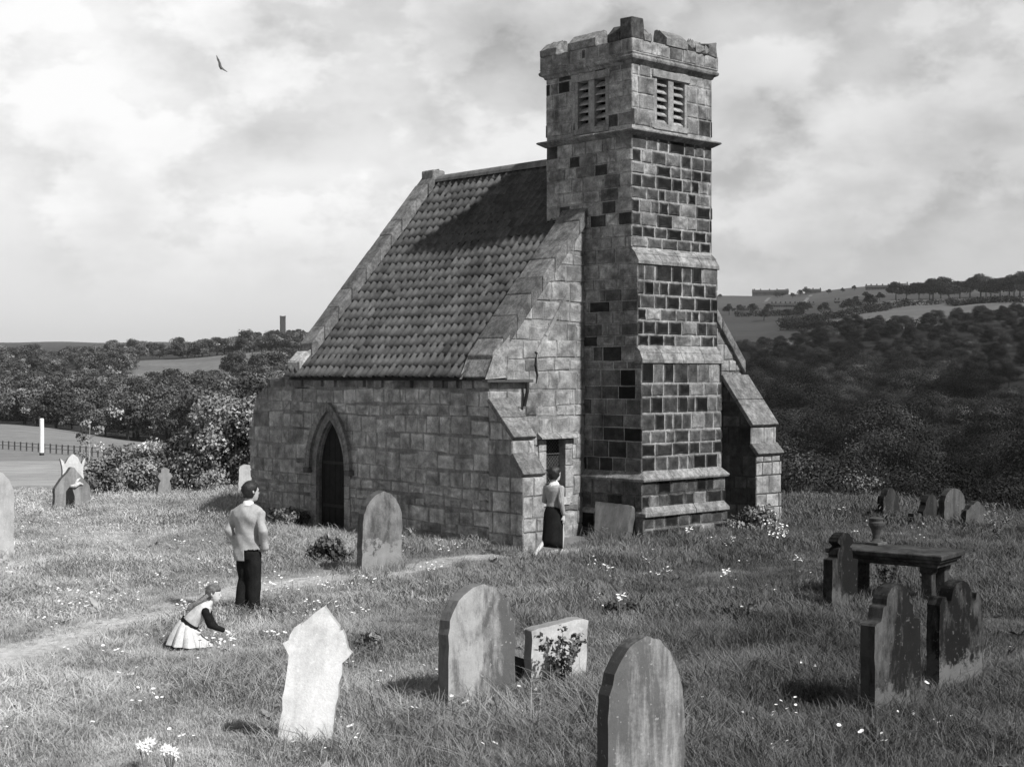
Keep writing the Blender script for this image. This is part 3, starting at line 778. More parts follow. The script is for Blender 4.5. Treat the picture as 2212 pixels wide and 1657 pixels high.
# ============================================================ ground
PATH = [flat(*p) for p in ((-260, 1500), (0, 1415), (150, 1375), (330, 1325), (520, 1283), (700, 1255), (860, 1238), (1010, 1216), (1150, 1206), (1235, 1195))]
PATH = np.array(PATH)
def path_dist(X, Y):
    X = np.asarray(X, float); Y = np.asarray(Y, float); best = np.full(X.shape, 1e9)
    for i in range(len(PATH) - 1):
        a, b = PATH[i], PATH[i + 1]; ab = b - a
        t = np.clip(((X - a[0]) * ab[0] + (Y - a[1]) * ab[1]) / (ab @ ab), 0, 1)
        best = np.minimum(best, np.hypot(X - a[0] - t * ab[0], Y - a[1] - t * ab[1]))
    return best
def ground_tone(X, Y):
    r = np.hypot(X, Y); a = np.degrees(np.arctan2(X, Y))
    t = np.where(X < 0, .15, .15)
    t = np.interp(a, [-20, -5, 5, 20], [.36, .28, .15, .11])  # paler left, darker right: exposure falloff put into the ground colour
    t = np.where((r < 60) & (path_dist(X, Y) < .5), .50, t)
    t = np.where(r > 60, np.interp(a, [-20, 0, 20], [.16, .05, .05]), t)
    woodL = (a < 4) & (r > np.interp(a, [-19, -15, -12, -8], [345, 300, 250, 160]))
    t = np.where(woodL, .035, t)
    t = np.where((a < -6) & (r > 128) & (r < 350) & ~woodL, .22, t)
    t = np.where((a < -6) & (r > 75) & (r < 128), .32, t)
    t = np.where((a < 0) & (a > -14.5) & (r > 640) & (r < 815), .17, t)
    t = np.where((a < -15) & (r > 690) & (r < 760) & (a > -18), .12, t)
    woodR = (a > 4) & (r > 60) & (r < 545)
    t = np.where(woodR, .02, t)
    up = np.interp(a, [9.5, 11, 14.9, 19, 25], [560, 640, 850, 830, 800])
    t = np.where((a > 10.1) & (r >= 545) & (r < up), .12, t)
    t = np.where((a > 4) & (r >= 545) & ((r >= up) | (a < 10.1)), .05, t)
    t = np.where((a > 4) & (r > 1050), .075, t)
    return t
azs = np.radians(np.concatenate([np.arange(-180, -30, 6), np.arange(-30, 30, .35), np.arange(30, 180.1, 6)]))
rgs = np.concatenate([np.arange(0, 60, .3), np.arange(60, 400, 6), np.arange(400, 1500, 12), np.geomspace(1500, 4800, 14)])
AA, RR = np.meshgrid(azs, rgs)
GX, GY = RR * np.sin(AA), RR * np.cos(AA)
GZ = gz(GX, GY)
nv = len(azs); idx = np.arange(GX.size).reshape(GX.shape)
q = np.stack([idx[:-1, :-1], idx[:-1, 1:], idx[1:, 1:], idx[1:, :-1]], -1).reshape(-1, 4)
m_, gg, b = material('meadow_ground')
at = gg.node('ShaderNodeAttribute', attribute_name='Tone'); co = gg.node('ShaderNodeNewGeometry').outputs['Position']
a_ = gg.noise(co, .35, 6, .65); f_ = gg.noise(co, 9, 5, .7); h_ = gg.noise(gg.vm('MULTIPLY', co, (.02, .05, .02)), 1.0, 4, .6)
v_ = gg.m('MULTIPLY', at.outputs['Fac'], gg.ramp(a_, .25, .75, .72, 1.3, False))
v_ = gg.m('MULTIPLY', v_, gg.ramp(f_, .25, .75, .7, 1.3, False))
v_ = gg.m('MULTIPLY', v_, gg.ramp(h_, .3, .7, .8, 1.2, False))
finish(gg, b, v_, f_, .03)
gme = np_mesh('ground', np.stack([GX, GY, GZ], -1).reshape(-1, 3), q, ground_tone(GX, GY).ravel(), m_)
ground = bpy.data.objects.new('ground', gme); COL.objects.link(ground); tag(ground, kind='structure')
gme.polygons.foreach_set('use_smooth', [True] * len(gme.polygons))

# ============================================================ foliage
def leaf_mat(name, gain, rnd=.25, trans=.25):
    m_, gg, b = material(name); b.inputs['Roughness'].default_value = .7; b.inputs['Specular IOR Level'].default_value = .1
    at = gg.node('ShaderNodeAttribute', attribute_name='Tone'); oi = gg.node('ShaderNodeObjectInfo')
    pos = gg.node('ShaderNodeNewGeometry').outputs['Position']; nn = gg.noise(pos, .35, 3, .6)
    v = gg.m('MULTIPLY', at.outputs['Fac'], gain)
    v = gg.m('MULTIPLY', v, gg.m('ADD', 1 - rnd, gg.m('MULTIPLY', oi.outputs['Random'], 2 * rnd)))
    v = gg.m('MULTIPLY', v, gg.ramp(nn, .3, .7, .75, 1.25, False))
    finish(gg, b, v)
    return m_
M_LEAF_L = leaf_mat('woodland_leaves', .10, .38)
M_LEAF_R = leaf_mat('dark_woodland_leaves', .024, .8)
M_LEAF_B = leaf_mat('pale_shrub_leaves', .24, .12)
M_BARKD = tone_mat('dark_bark', .3, 1, 6, .3, gain=.10)
def leaf_cloud(rs, centers, radii, n, size, flat_=.75, up=.35, jitter=.9, shell=.35):
    """n leaf-cluster quads scattered over the skins of overlapping clumps"""
    k = rs.choice(len(centers), n, p=radii ** 2 / np.sum(radii ** 2))
    dirs = rs.normal(size=(n, 3)); dirs[:, 2] += up; dirs /= np.linalg.norm(dirs, axis=1)[:, None]
    rad = radii[k] * (1 - shell * rs.random(n) ** 2) * (1 + .18 * rs.normal(size=n))
    p = centers[k] + dirs * rad[:, None] * np.array([1, 1, flat_])
    nrm = dirs + rs.normal(size=(n, 3)) * jitter; nrm /= np.linalg.norm(nrm, axis=1)[:, None]
    t = np.cross(nrm, rs.normal(size=(n, 3))); t /= np.linalg.norm(t, axis=1)[:, None]
    bt = np.cross(nrm, t)
    s = size * rs.uniform(.5, 1.25, n)[:, None]
    v = np.stack([p - t * s * .5, p + bt * s * .35, p + t * s * .6, p - bt * s * .4], 1).reshape(-1, 3)
    cl_ = np.exp(rs.normal(0, .5, len(centers))); tone = np.repeat(rs.uniform(.65, 1.3, n) * cl_[k], 4)
    return v, np.arange(4 * n).reshape(-1, 4), tone
def make_crown(seed, H, Rr, n, size, base=.28, nclump=26, squash=.62, jit=.9):
    rs = np.random.RandomState(seed); cs = []; rd = []
    zc = H * (base + 1) / 2; hz = H * (1 - base) / 2
    for i in range(nclump):
        d = rs.normal(size=3); d /= np.linalg.norm(d); d[2] = abs(d[2]) * 1.1 - .35
        k = rs.uniform(.45, .82)
        cs.append([d[0] * Rr * k, d[1] * Rr * k, zc - hz * .15 + d[2] * hz * .95 * (k + .12)]); rd.append(Rr * rs.uniform(.22, .42))
    return leaf_cloud(rs, np.array(cs), np.array(rd), n, size, squash, jitter=jit)
def trunk_mb(seed, H, Rr, mi=0, base=.28, tr=.028):
    r = random.Random(seed); mb = MB(); top = Vector((r.uniform(-.3, .3), r.uniform(-.3, .3), H * .6))
    mb.tube([(0, 0, -1.0), (0, 0, .15), (r.uniform(-.2, .2), 0, H * .25), top], [H * tr * 1.5, H * tr * 1.1, H * tr * .8, H * tr * .35], 7, .5, mi)
    for i in range(7):
        a = r.uniform(0, 6.28); z0 = H * r.uniform(.2, .5); L_ = Rr * r.uniform(.35, .6)
        mb.tube([(0, 0, z0), (math.cos(a) * L_ * .5, math.sin(a) * L_ * .5, z0 + H * .12), (math.cos(a) * L_, math.sin(a) * L_, z0 + H * r.uniform(.1, .2))], [H * tr * .45, H * tr * .3, H * tr * .12], 5, .5, mi)
    return mb
PROTO = {}
def proto(key, seed, H, Rr, n, size, mat_, **k):
    v, qd, t = make_crown(seed, H, Rr, n, size, **k)
    cm = np_mesh('crown', v, qd, t, mat_)
    tm = trunk_mb(seed, H, Rr).mesh('trunk', M_BARKD)
    both = np_mesh('tree_mass', v, qd, t, mat_)
    PROTO[key] = (cm, tm, both)
for i in range(5):
    proto(('L', i), 100 + i, 9.0 + i * .6, 4.4 + (i % 3) * .5, 3600, .52, M_LEAF_L, base=-.02, nclump=22 + 3 * i, jit=.55)
for i in range(5):
    proto(('R', i), 200 + i, 15.0 + i * .7, 7.2 + (i % 3) * .7, 30000, .24, M_LEAF_R, base=.0, nclump=20 + 4 * i, squash=.55, jit=.35)
for i in range(4):
    proto(('S', i), 300 + i, 16.0 + i, 8.5 + (i % 2), 6500, .8, M_LEAF_R, base=.12, nclump=26, squash=.5)
for i in range(5):
    proto(('D', i), 500 + i, 11.0, 5.2, 1800, .7, M_LEAF_R, base=.05, nclump=20)
proto(('C', 0), 400, 10.0, 1.9, 1500, .5, M_LEAF_L, base=.05, nclump=26)
rt = random.Random(71)
def tree(key, X, Y, s, label, group, sz=1.0, z=None, name='tree', cat='tree'):
    e_ = empty(name, (X, Y, zf(X, Y) - .2 if z is None else z), rt.uniform(0, 6.28), label=label, cat=cat, group=group)
    e_.scale = (s, s, s * sz)
    for nm, me in (('trunk', PROTO[key][1]), ('crown', PROTO[key][0])):
        o = bpy.data.objects.new(nm, me); COL.objects.link(o); o.parent = e_
    return e_
def pol(a, r): a = math.radians(a); return r * math.sin(a), r * math.cos(a)
# instancing by geometry nodes for masses nobody could count
def gn_scatter(name, pts, rots, scls, idxs, protos, mat_holder=None, **k):
    me = bpy.data.meshes.new(name); me.vertices.add(len(pts)); me.vertices.foreach_set('co', np.asarray(pts, np.float32).ravel())
    a = me.attributes.new('rot', 'FLOAT_VECTOR', 'POINT'); a.data.foreach_set('vector', np.asarray(rots, np.float32).ravel())
    a = me.attributes.new('scl', 'FLOAT_VECTOR', 'POINT'); a.data.foreach_set('vector', np.asarray(scls, np.float32).ravel())
    a = me.attributes.new('idx', 'INT', 'POINT'); a.data.foreach_set('value', np.asarray(idxs, np.int32).ravel())
    o = bpy.data.objects.new(name, me); COL.objects.link(o)
    colp = bpy.data.collections.new(name + '_kinds')
    for i, pm in enumerate(protos):
        po = bpy.data.objects.new('%s_kind_%02d' % (name, i), pm); colp.objects.link(po)
    ng = bpy.data.node_groups.new(name + '_scatter', 'GeometryNodeTree')
    ng.interface.new_socket('Geometry', in_out='INPUT', socket_type='NodeSocketGeometry')
    ng.interface.new_socket('Geometry', in_out='OUTPUT', socket_type='NodeSocketGeometry')
    N = ng.nodes; i_ = N.new('NodeGroupInput'); o_ = N.new('NodeGroupOutput'); ip = N.new('GeometryNodeInstanceOnPoints')
    ci = N.new('GeometryNodeCollectionInfo'); ci.inputs['Collection'].default_value = colp
    ci.inputs['Separate Children'].default_value = True; ci.inputs['Reset Children'].default_value = True
    def attr(nm, ty):
        n = N.new('GeometryNodeInputNamedAttribute'); n.data_type = ty; n.inputs['Name'].default_value = nm
        return [s_ for s_ in n.outputs if s_.enabled][0]
    Lk = ng.links.new
    Lk(i_.outputs[0], ip.inputs['Points']); Lk(ci.outputs[0], ip.inputs['Instance']); ip.inputs['Pick Instance'].default_value = True
    Lk(attr('idx', 'INT'), ip.inputs['Instance Index']); Lk(attr('rot', 'FLOAT_VECTOR'), ip.inputs['Rotation']); Lk(attr('scl', 'FLOAT_VECTOR'), ip.inputs['Scale'])
    Lk(ip.outputs[0], o_.inputs[0])
    md = o.modifiers.new('scatter', 'NODES'); md.node_group = ng
    return tag(o, **k)
def behind_chapel(a, r, pad=0): return -7.4 + pad < a < 8.6 - pad
def scatter_wood(seed, n, arange, rfun, keys, srange, mind, avoid=None):
    r = random.Random(seed); out = []; tries = 0; grid = {}
    while len(out) < n and tries < n * 60:
        tries += 1; a = r.uniform(*arange); lo, hi = rfun(a); rr = lo + (hi - lo) * r.random() ** 1.15
        X, Y = pol(a, rr)
        if avoid and avoid(a, rr): continue
        md = mind * (1 + rr / (900 if arange[1] < 10 else 6000)); cell = (int(X // md), int(Y // md)); ok = True
        for i in (-1, 0, 1):
            for j in (-1, 0, 1):
                for (x2, y2) in grid.get((cell[0] + i, cell[1] + j), ()):
                    if (x2 - X) ** 2 + (y2 - Y) ** 2 < md * md: ok = False
        if not ok: continue
        grid.setdefault(cell, []).append((X, Y)); out.append((X, Y, r.uniform(*srange), r.choice(keys), rr, a))
    return out
keysL = [('L', i) for i in range(5)]; keysR = [('R', i) for i in range(5)]
woodL = scatter_wood(1, 1150, (-27, 3), lambda a: (np.interp(a, [-27, -19, -15, -12, -9, 3], [380, 350, 305, 262, 190, 160]), 940), keysL, (.55, 1.35), 5.2,
                     lambda a, r: (-14.5 < a < 0 and 600 < r < 815) or (-18 < a < -15 and 690 < r < 750))
woodR = scatter_wood(2, 1500, (3, 28), lambda a: (90, 545), keysR, (.65, 1.2), 8.0)
TOPY = lambda rr: np.interp(rr, [80, 100, 150, 250, 400, 545], [985, 930, 852, 788, 734, 713])
woodR = [(p[0], p[1], max(.42, min(p[2], (EYE - (TOPY(p[4]) - HY) / FD * p[4] - zf(p[0], p[1])) / 17.5 * (.75 + .28 * math.sin(p[0] * 7.7 + p[1]) ** 2))), p[3], p[4], p[5]) for p in woodR]
def build_wood(pts, nind, amin, amax, labels, group, stuffname, stufflabel, keys):
    vis = sorted([p for p in pts if amin < p[5] < amax], key=lambda p: p[4])[:nind]
    ids = set(id(p) for p in vis)
    for j, p in enumerate(vis):
        tree(p[3], p[0], p[1], p[2], labels, group, sz=rt.uniform(.85, 1.15))
    rest = [p for p in pts if id(p) not in ids]
    gn_scatter(stuffname, [(p[0], p[1], zf(p[0], p[1]) - .3) for p in rest], [(0, 0, rt.uniform(0, 6.28)) for p in rest],
               [(p[2], p[2], p[2] * rt.uniform(.85, 1.2)) for p in rest], [keys.index(p[3]) for p in rest], [PROTO[k_][2] for k_ in keys],
               label=stufflabel, cat='woodland', kind='stuff')
build_wood(woodL, 70, -19.6, -8.2, 'rounded leafy tree along the near edge of the wood across the left field', 'trees edging the left wood', 'left_woodland', 'mass of leafy trees covering the hillside across the valley on the left', keysL)
build_wood(woodR, 110, 7.6, 19.8, 'dark leafy tree low in the wooded valley on the right', 'trees of the dark valley wood', 'valley_woodland', 'dark mass of trees filling the valley behind the right headstones', keysR)
# skyline and hedgerow trees, each on its own spot
for i, (x, y, s) in enumerate([(60, 747, .8), (300, 746, 1.25), (345, 748, .8), (265, 750, .75), (430, 752, .8), (395, 751, 1.0), (205, 752, .7), (495, 748, .9), (540, 745, 1.0), (470, 750, .7), (590, 742, .8), (620, 742, 1.0)]):
    X, Y = pol(math.degrees(math.atan((x - CX) / FD)), rt.uniform(840, 960))
    tree(keysL[i % 5], X, Y, s * 1.25, 'round topped tree standing against the sky on the far left ridge', 'trees along the left ridge')
for i in range(16):
    x = 405 + i * 16; X, Y = pol(math.degrees(math.atan((x - CX) / FD)), 826 + rt.uniform(-6, 10))
    tree(keysL[i % 5], X, Y, rt.uniform(1.0, 1.35), 'bushy tree at the back of the narrow upper field', 'trees behind the upper field')
for x, y in ((400, 800), (740, 770)):
    pass
for i, x in enumerate((735, 795, 415)):
    X, Y = pol(math.degrees(math.atan((x * .82 - CX) / FD)), 560); tree(('C', 0), X, Y, 1.0, 'narrow pointed conifer rising above the wood below the upper field', 'pointed conifers')
skyR = [(1958, 640), (1985, 640), (2008, 643), (2032, 645), (2050, 640), (2073, 643), (2095, 640), (2118, 641), (2140, 640), (2160, 638), (2180, 638), (2203, 636), (2225, 634), (2250, 634), (1935, 650), (2015, 652), (2130, 650), (2190, 646)]
for i, (x, y) in enumerate(skyR):
    X, Y = pol(math.degrees(math.atan((x - CX) / FD)), 905 + rt.uniform(-30, 50))
    tree(('S', i % 4), X, Y, .72 + .030 * (i % 4) + max(0, (x - 1990)) / 1500, 'tall dark tree with bare trunk in the clump on the right hilltop', 'trees of the right hilltop clump')
keysL2 = [('D', i) for i in range(5)]
for i, (x, y, s) in enumerate([(1741, 633, .75), (1728, 636, .6), (1712, 640, .5), (1680, 640, .5), (1690, 638, .45), (1820, 628, .4), (1845, 624, .45), (1790, 632, .45), (1555, 640, .4), (1870, 640, .5), (1900, 645, .5), (1660, 672, .6), (1730, 678, .8), (1780, 676, .7), (1830, 672, .8), (1850, 668, .8), (1745, 668, .5), (1880, 662, .8), (1625, 675, .7), (1600, 672, .6), (1575, 676, .7), (1700, 686, .6), (1650, 690, .7)]):
    p = site(x, y + 4); tree(keysL2[i % 5], p.x, p.y, s, 'small dark tree among the houses and hedges on the right hillside', 'scattered trees on the right hillside')

# shrubs by the chapel
def shrub(x, y, h, rad, n, leaf, label, mat_=M_LEAF_B, group=None, seed=1, name='shrub', pos=None):
    rs = np.random.RandomState(seed); cs = []; rd = []
    for i in range(30):
        a = rs.uniform(0, 6.28); k = rs.uniform(0, .78) ** .7; z = rs.uniform(.06, .85)
        kk = k * (1 - .55 * z ** 2)
        cs.append([math.cos(a) * rad * kk, math.sin(a) * rad * kk, h * z]); rd.append(min(rad, h) * rs.uniform(.20, .34))
    p = pos or site(x, y)
    e_ = empty(name, p, 0, label=label, cat='shrub', group=group)
    v, qd, t = leaf_cloud(rs, np.array(cs), np.array(rd), int(n * 1.5), leaf, .9, .3, .8, .7)
    v[:, 2] = np.maximum(v[:, 2], .02)
    o = bpy.data.objects.new('foliage', np_mesh('foliage', v, qd, t, mat_)); COL.objects.link(o); o.parent = e_
    mb = MB(); r = random.Random(seed)
    for i in range(6):
        a = r.uniform(0, 6.28)
        mb.tube([(0, 0, -.1), (math.cos(a) * rad * .25, math.sin(a) * rad * .25, h * .35), (math.cos(a) * rad * .6, math.sin(a) * rad * .6, h * .7)], [.05, .03, .012], 5, .12)
    mb.obj('stem', M_BARK, e_)
    return e_
def atr(x, r): t_ = (x - CX) / FD; return Vector((t_ * r, r, zf(t_ * r, r)))
shrub(0, 0, 2.9, 1.75, 13000, .115, 'largest pale leafed shrub, tall against the end of the chapel wall', seed=5, pos=atr(505, 44.5))
shrub(0, 0, 2.2, 1.35, 10000, .11, 'rounded shrub sloping down on the left of the tallest shrub', seed=6, pos=atr(432, 45.0))
shrub(0, 0, 1.5, 1.2, 6500, .10, 'low spreading shrub behind the wheel headed grave cross', seed=7, pos=atr(345, 47.0))
shrub(0, 0, 1.35, 1.1, 6000, .10, 'low bush halfway between the grave cross and the hooded headstone', seed=8, pos=atr(280, 45.5))
shrub(0, 0, 1.15, .85, 4500, .10, 'small bush on the right of the headstone with a white stone behind', seed=9, pos=atr(222, 42))
shrub(0, 0, 1.0, 1.1, 5000, .10, 'lowest bush at the foot of the field, between two taller bushes', seed=10, pos=atr(300, 43.5))
M_WEED = leaf_mat('dark_weed_leaves', .10, .2)
for i, (x, y, h, rad, lab) in enumerate([(712, 1215, .42, .40, 'dark leafy weed clump on the lawn in front of the chapel door'), (800, 1412, .2, .2, 'dark weed tuft right of the white marble headstone'),
    (1592, 1352, .22, .42, 'flat dark weed patch below the white flower heads'), (1340, 1340, .2, .3, 'dark weed patch between the tower and the round topped headstone'), (620, 1140, .4, .7, 'dark weeds growing along the wall left of the door'), (1625, 1150, .5, .7, 'bushy weeds at the foot of the right buttress')]):
    shrub(x, y, h, rad, 1800, .07, lab, M_WEED if i != 5 else M_LEAF_B, seed=40 + i, name='weed_clump')
# pale sapling
p = atr(192, 43); e_ = empty('sapling', p, 0, label='thin pale sapling standing above the bushes left of the cross', cat='sapling'); mb = MB(); r = random.Random(4)
mb.tube([(0, 0, 0), (.02, 0, .8), (0, 0, 1.6), (.04, 0, 2.1)], [.03, .022, .015, .006], 6, .4)
for i in range(9):
    a = r.uniform(0, 6.28); z = r.uniform(.7, 1.9); l = r.uniform(.25, .5)
    mb.tube([(0, 0, z), (math.cos(a) * l, math.sin(a) * l, z + l * .5)], [.012, .004], 4, .4)
mb.obj('stem', M_BARK, e_)
rs = np.random.RandomState(3); cs = np.array([[math.cos(i * 2.1) * .3, math.sin(i * 2.1) * .3, .9 + .17 * i] for i in range(8)]); v, qd, t = leaf_cloud(rs, cs, np.full(8, .17), 420, .08)
o = bpy.data.objects.new('foliage', np_mesh('foliage', v, qd, t, M_LEAF_B)); COL.objects.link(o); o.parent = e_

# field hedges on the right hill, the left field fence
def hedge(pts, h, label, seed, mat_=M_LEAF_R, w=1.6, leaf=.5):
    rs = np.random.RandomState(seed); cs = []
    for (x0, y0), (x1, y1) in zip(pts[:-1], pts[1:]):
        P0, P1 = site(x0, y0, 62), site(x1, y1, 62); L_ = (P1 - P0).length; n = max(2, int(L_ / 1.6))
        for i in range(n):
            p = P0.lerp(P1, i / n); cs.append([p.x + rs.uniform(-.5, .5), p.y + rs.uniform(-.5, .5), zf(p.x, p.y) + h * rs.uniform(.35, .55)])
    cs = np.array(cs); o_ = cs.mean(0); rd = np.full(len(cs), h * .6) * rs.uniform(.7, 1.2, len(cs))
    v, qd, t = leaf_cloud(rs, cs - o_, rd, len(cs) * 70, leaf * 1.5, 1.0)
    o = bpy.data.objects.new('hedge', np_mesh('hedge', v, qd, t, mat_)); COL.objects.link(o); o.location = o_
    return tag(o, label, 'hedge')
hedge([(1685, 701), (1740, 696), (1820, 688), (1875, 676), (1920, 668), (1965, 660)], 3.2, 'dark hedge climbing along the upper edge of the hill field on the right', 1)
hedge([(1690, 713), (1780, 711), (1900, 711), (1990, 712)], 3.0, 'dark hedge along the lower edge of the hill field, above the wood', 2)
hedge([(2100, 700), (2160, 690), (2215, 682), (2260, 676)], 3.0, 'dark hedge at the far right below the hill field', 3)
hedge([(1590, 684), (1650, 682), (1700, 681), (1740, 679)], 2.6, 'low hedge on the hillside below the terrace of houses', 4)
hedge([(1965, 661), (2050, 657), (2130, 655), (2215, 655)], 2.5, 'dark hedge below the hilltop clump of trees', 6)
hedge([(-20, 905), (60, 909), (140, 914), (240, 921), (345, 931)], 3.0, 'bushy hedge along the far side of the big left field', 5, M_LEAF_L)
fe = empty('field_fence', site(110, 984, 62), 0, label='dark post and rail fence crossing the left field', cat='fence')
fp = [site(x, 968 + (x + 20) * .085, 62) for x in np.linspace(-20, 250, 22)]
mbp = None
for i, p in enumerate(fp):
    mb = MB(); mb.box((p.x - .06 - fe.location.x, p.y - .06 - fe.location.y, p.z - .3 - fe.location.z), (p.x + .06 - fe.location.x, p.y + .06 - fe.location.y, p.z + .95 - fe.location.z), .10); mb.obj('post', M_WOOD, fe)
for h in (.45, .82):
    mb = MB(); mb.tube([p - fe.location + Vector((0, 0, h)) for p in fp], .035, 4, .13); mb.obj('rail', M_WOOD, fe)
pp = site(90, 984, 62); po = empty('white_post', pp, 0, label='tall white post standing alone in the left field', cat='post')
k = pp.y / FD
mb = MB(); mb.loft([((0, 0, 12 * k * 0 + 6 * k), 5.2 * k, 5.2 * k), ((0, 0, 40 * k), 5 * k, 5 * k), ((0, 0, 78 * k), 4.6 * k, 4.6 * k), ((0, 0, 80 * k), 3.4 * k, 3.4 * k)], .85); mb.obj('shaft', M_PAINT, po)
mb = MB(); mb.loft([((0, 0, -8 * k), 5 * k, 5 * k), ((0, 0, 5.9 * k), 5 * k, 5 * k)], .05); mb.obj('foot', M_WOOD, po)

# ============================================================ far buildings
def house(x, y, wpx, hpx, dpx, label, units=1, tw=.2, tr=.07, group=None, rzdeg=0, win=True, gable=False):
    p = site(x, y, 62); k = p.y / FD; w, h, dd_ = wpx * k, hpx * k, dpx * k
    e_ = empty('house' if units == 1 else 'terrace', p, R(rzdeg) - math.atan2(p.x, p.y), label=label, cat='house' if units == 1 else 'terrace', group=group)
    mb = MB(); mb.box((-w/2, 0, -3), (w/2, dd_, h * .55), tw); mb.prism([(0, h * .55), (dd_, h * .55), (dd_ / 2, h * .97)], [], lambda s, z, d_: Vector((-w/2 + .01 + (w - .02) * d_, s, z)), 0, 1, tw); mb.obj('wall', M_HOUSE, e_)
    mb = MB()
    for a, b in ((( -.3, h * .53), (dd_ / 2, h)), ((dd_ + .3, h * .53), (dd_ / 2, h))):
        mb.prism([a, b, (b[0], b[1] + .35), (a[0], a[1] + .35)], [], lambda s, z, d_: Vector((-w/2 - .2 + (w + .4) * d_, s, z)), 0, 1, tr)
    rf = mb.obj('roof', M_HOUSE, e_)
    for i in range(units + 1):
        mb = MB(); cx = -w/2 + w * i / units + (.6 if i == 0 else -.6 if i == units else 0); mb.box((cx - .45, dd_/2 - .4, h * .9), (cx + .45, dd_/2 + .4, h + 1.3), tr * 1.2); mb.obj('chimney', M_HOUSE, rf)
    if win:
        for i in range(units * 2):
            cx = -w/2 + w * (i + .5) / (units * 2)
            for z in ((h * .12, h * .36) if hpx > 5 else (h * .2,)):
                mb = MB(); mb.box((cx - .5, -.08, z), (cx + .5, .05, z + h * .13), .03); mb.obj('window', M_IRON, e_)
    return e_
house(1662, 637, 74, 12, 20, 'long gabled building on the skyline just right of the tower', 2, .07, .05)
house(1636, 637, 16, 13, 24, 'gabled wing at the left end of the long skyline building', 1, .07, .05)
house(1756, 634, 34, 9, 14, 'low dark roofed house on the skyline right of a round tree', 2, .08, .05)
house(1690, 634, 26, 11, 14, 'dark house in the middle of the skyline group', 1, .06, .04)
house(1900, 626, 60, 9, 10, 'row of small houses on the skyline left of the hilltop trees', 5, .09, .05)
house(1951, 625, 20, 12, 10, 'pale gabled house beside the hilltop trees', 1, .42, .12)
house(1712, 665, 92, 9, 10, 'long brick terrace low on the right hillside', 9, .13, .05)
house(1605, 672, 26, 7, 8, 'short terrace on the hillside close to the tower', 3, .13, .06)
house(1808, 656, 12, 7, 8, 'single small house above the hill field hedge', 1, .2, .07)
# lanes on the hillside
for i, pts in enumerate((((1737, 655), (1745, 645), (1753, 638)), ((1650, 656), (1656, 650), (1662, 644)))):
    mb = MB(); a = [site(x, y, 62) for x, y in pts]
    vs = []
    for p in a: vs += [p + Vector((-1.3, 0, .35)), p + Vector((1.3, 0, .35))]
    mb.add(vs, [(2*j, 2*j+1, 2*j+3, 2*j+2) for j in range(len(a) - 1)], .16); mb.obj('lane', M_HOUSE, kind='structure')
# church tower on the left skyline
p = pol(math.degrees(math.atan((611 - CX) / FD)), 1780); pz = zf(*p); k = 1780 / FD
ft = empty('distant_tower', (p[0], p[1], pz), R(20), label='distant square church tower on the left skyline', cat='church tower')
mb = MB(); zt = EYE + (811 - 686) * k - pz; mb.box((-5.2*k, -5.2*k, -5), (5.2*k, 5.2*k, zt), .055); mb.obj('shaft', M_HOUSE, ft)
mb = MB(); mb.box((-5.6*k, -5.6*k, zt), (5.6*k, 5.6*k, zt + 1.3*k), .055)
for i in (-1, 1):
    for j in (-1, 1): mb.box((i*4.9*k - .7*k, j*4.9*k - .7*k, zt + 1.3*k), (i*4.9*k + .7*k, j*4.9*k + .7*k, zt + 2.2*k), .055)
mb.obj('parapet', M_HOUSE, ft)
mb = MB(); mb.box((-1*k, -5.3*k, zt - 7*k), (1*k, -5.15*k, zt - 3*k), .02); mb.obj('window', M_IRON, ft)
for i, x in enumerate((574, 588, 600, 624, 634, 645, 655, 560)):
    q_ = pol(math.degrees(math.atan((x - CX) / FD)), 1760); tree(('S', i % 4), q_[0], q_[1], .34 + .05 * (i % 3), 'dark tree beside the distant church tower', 'trees round the distant tower')
# little railing beyond the right buttress
rl = empty('iron_railing', atr(1728, 40), 0, label='short dark iron railing in the grass beyond the right buttress', cat='railing')
for i in range(8):
    mb = MB(); x = -.28 + i * .08; mb.tube([(x, 0, -.1), (x, 0, .42 + .03 * (i % 2))], .012, 5, .04); mb.obj('bar', M_IRON, rl)
mb = MB(); mb.box((-.3, -.012, .10), (.3, .012, .13), .04); mb.obj('rail', M_IRON, rl)
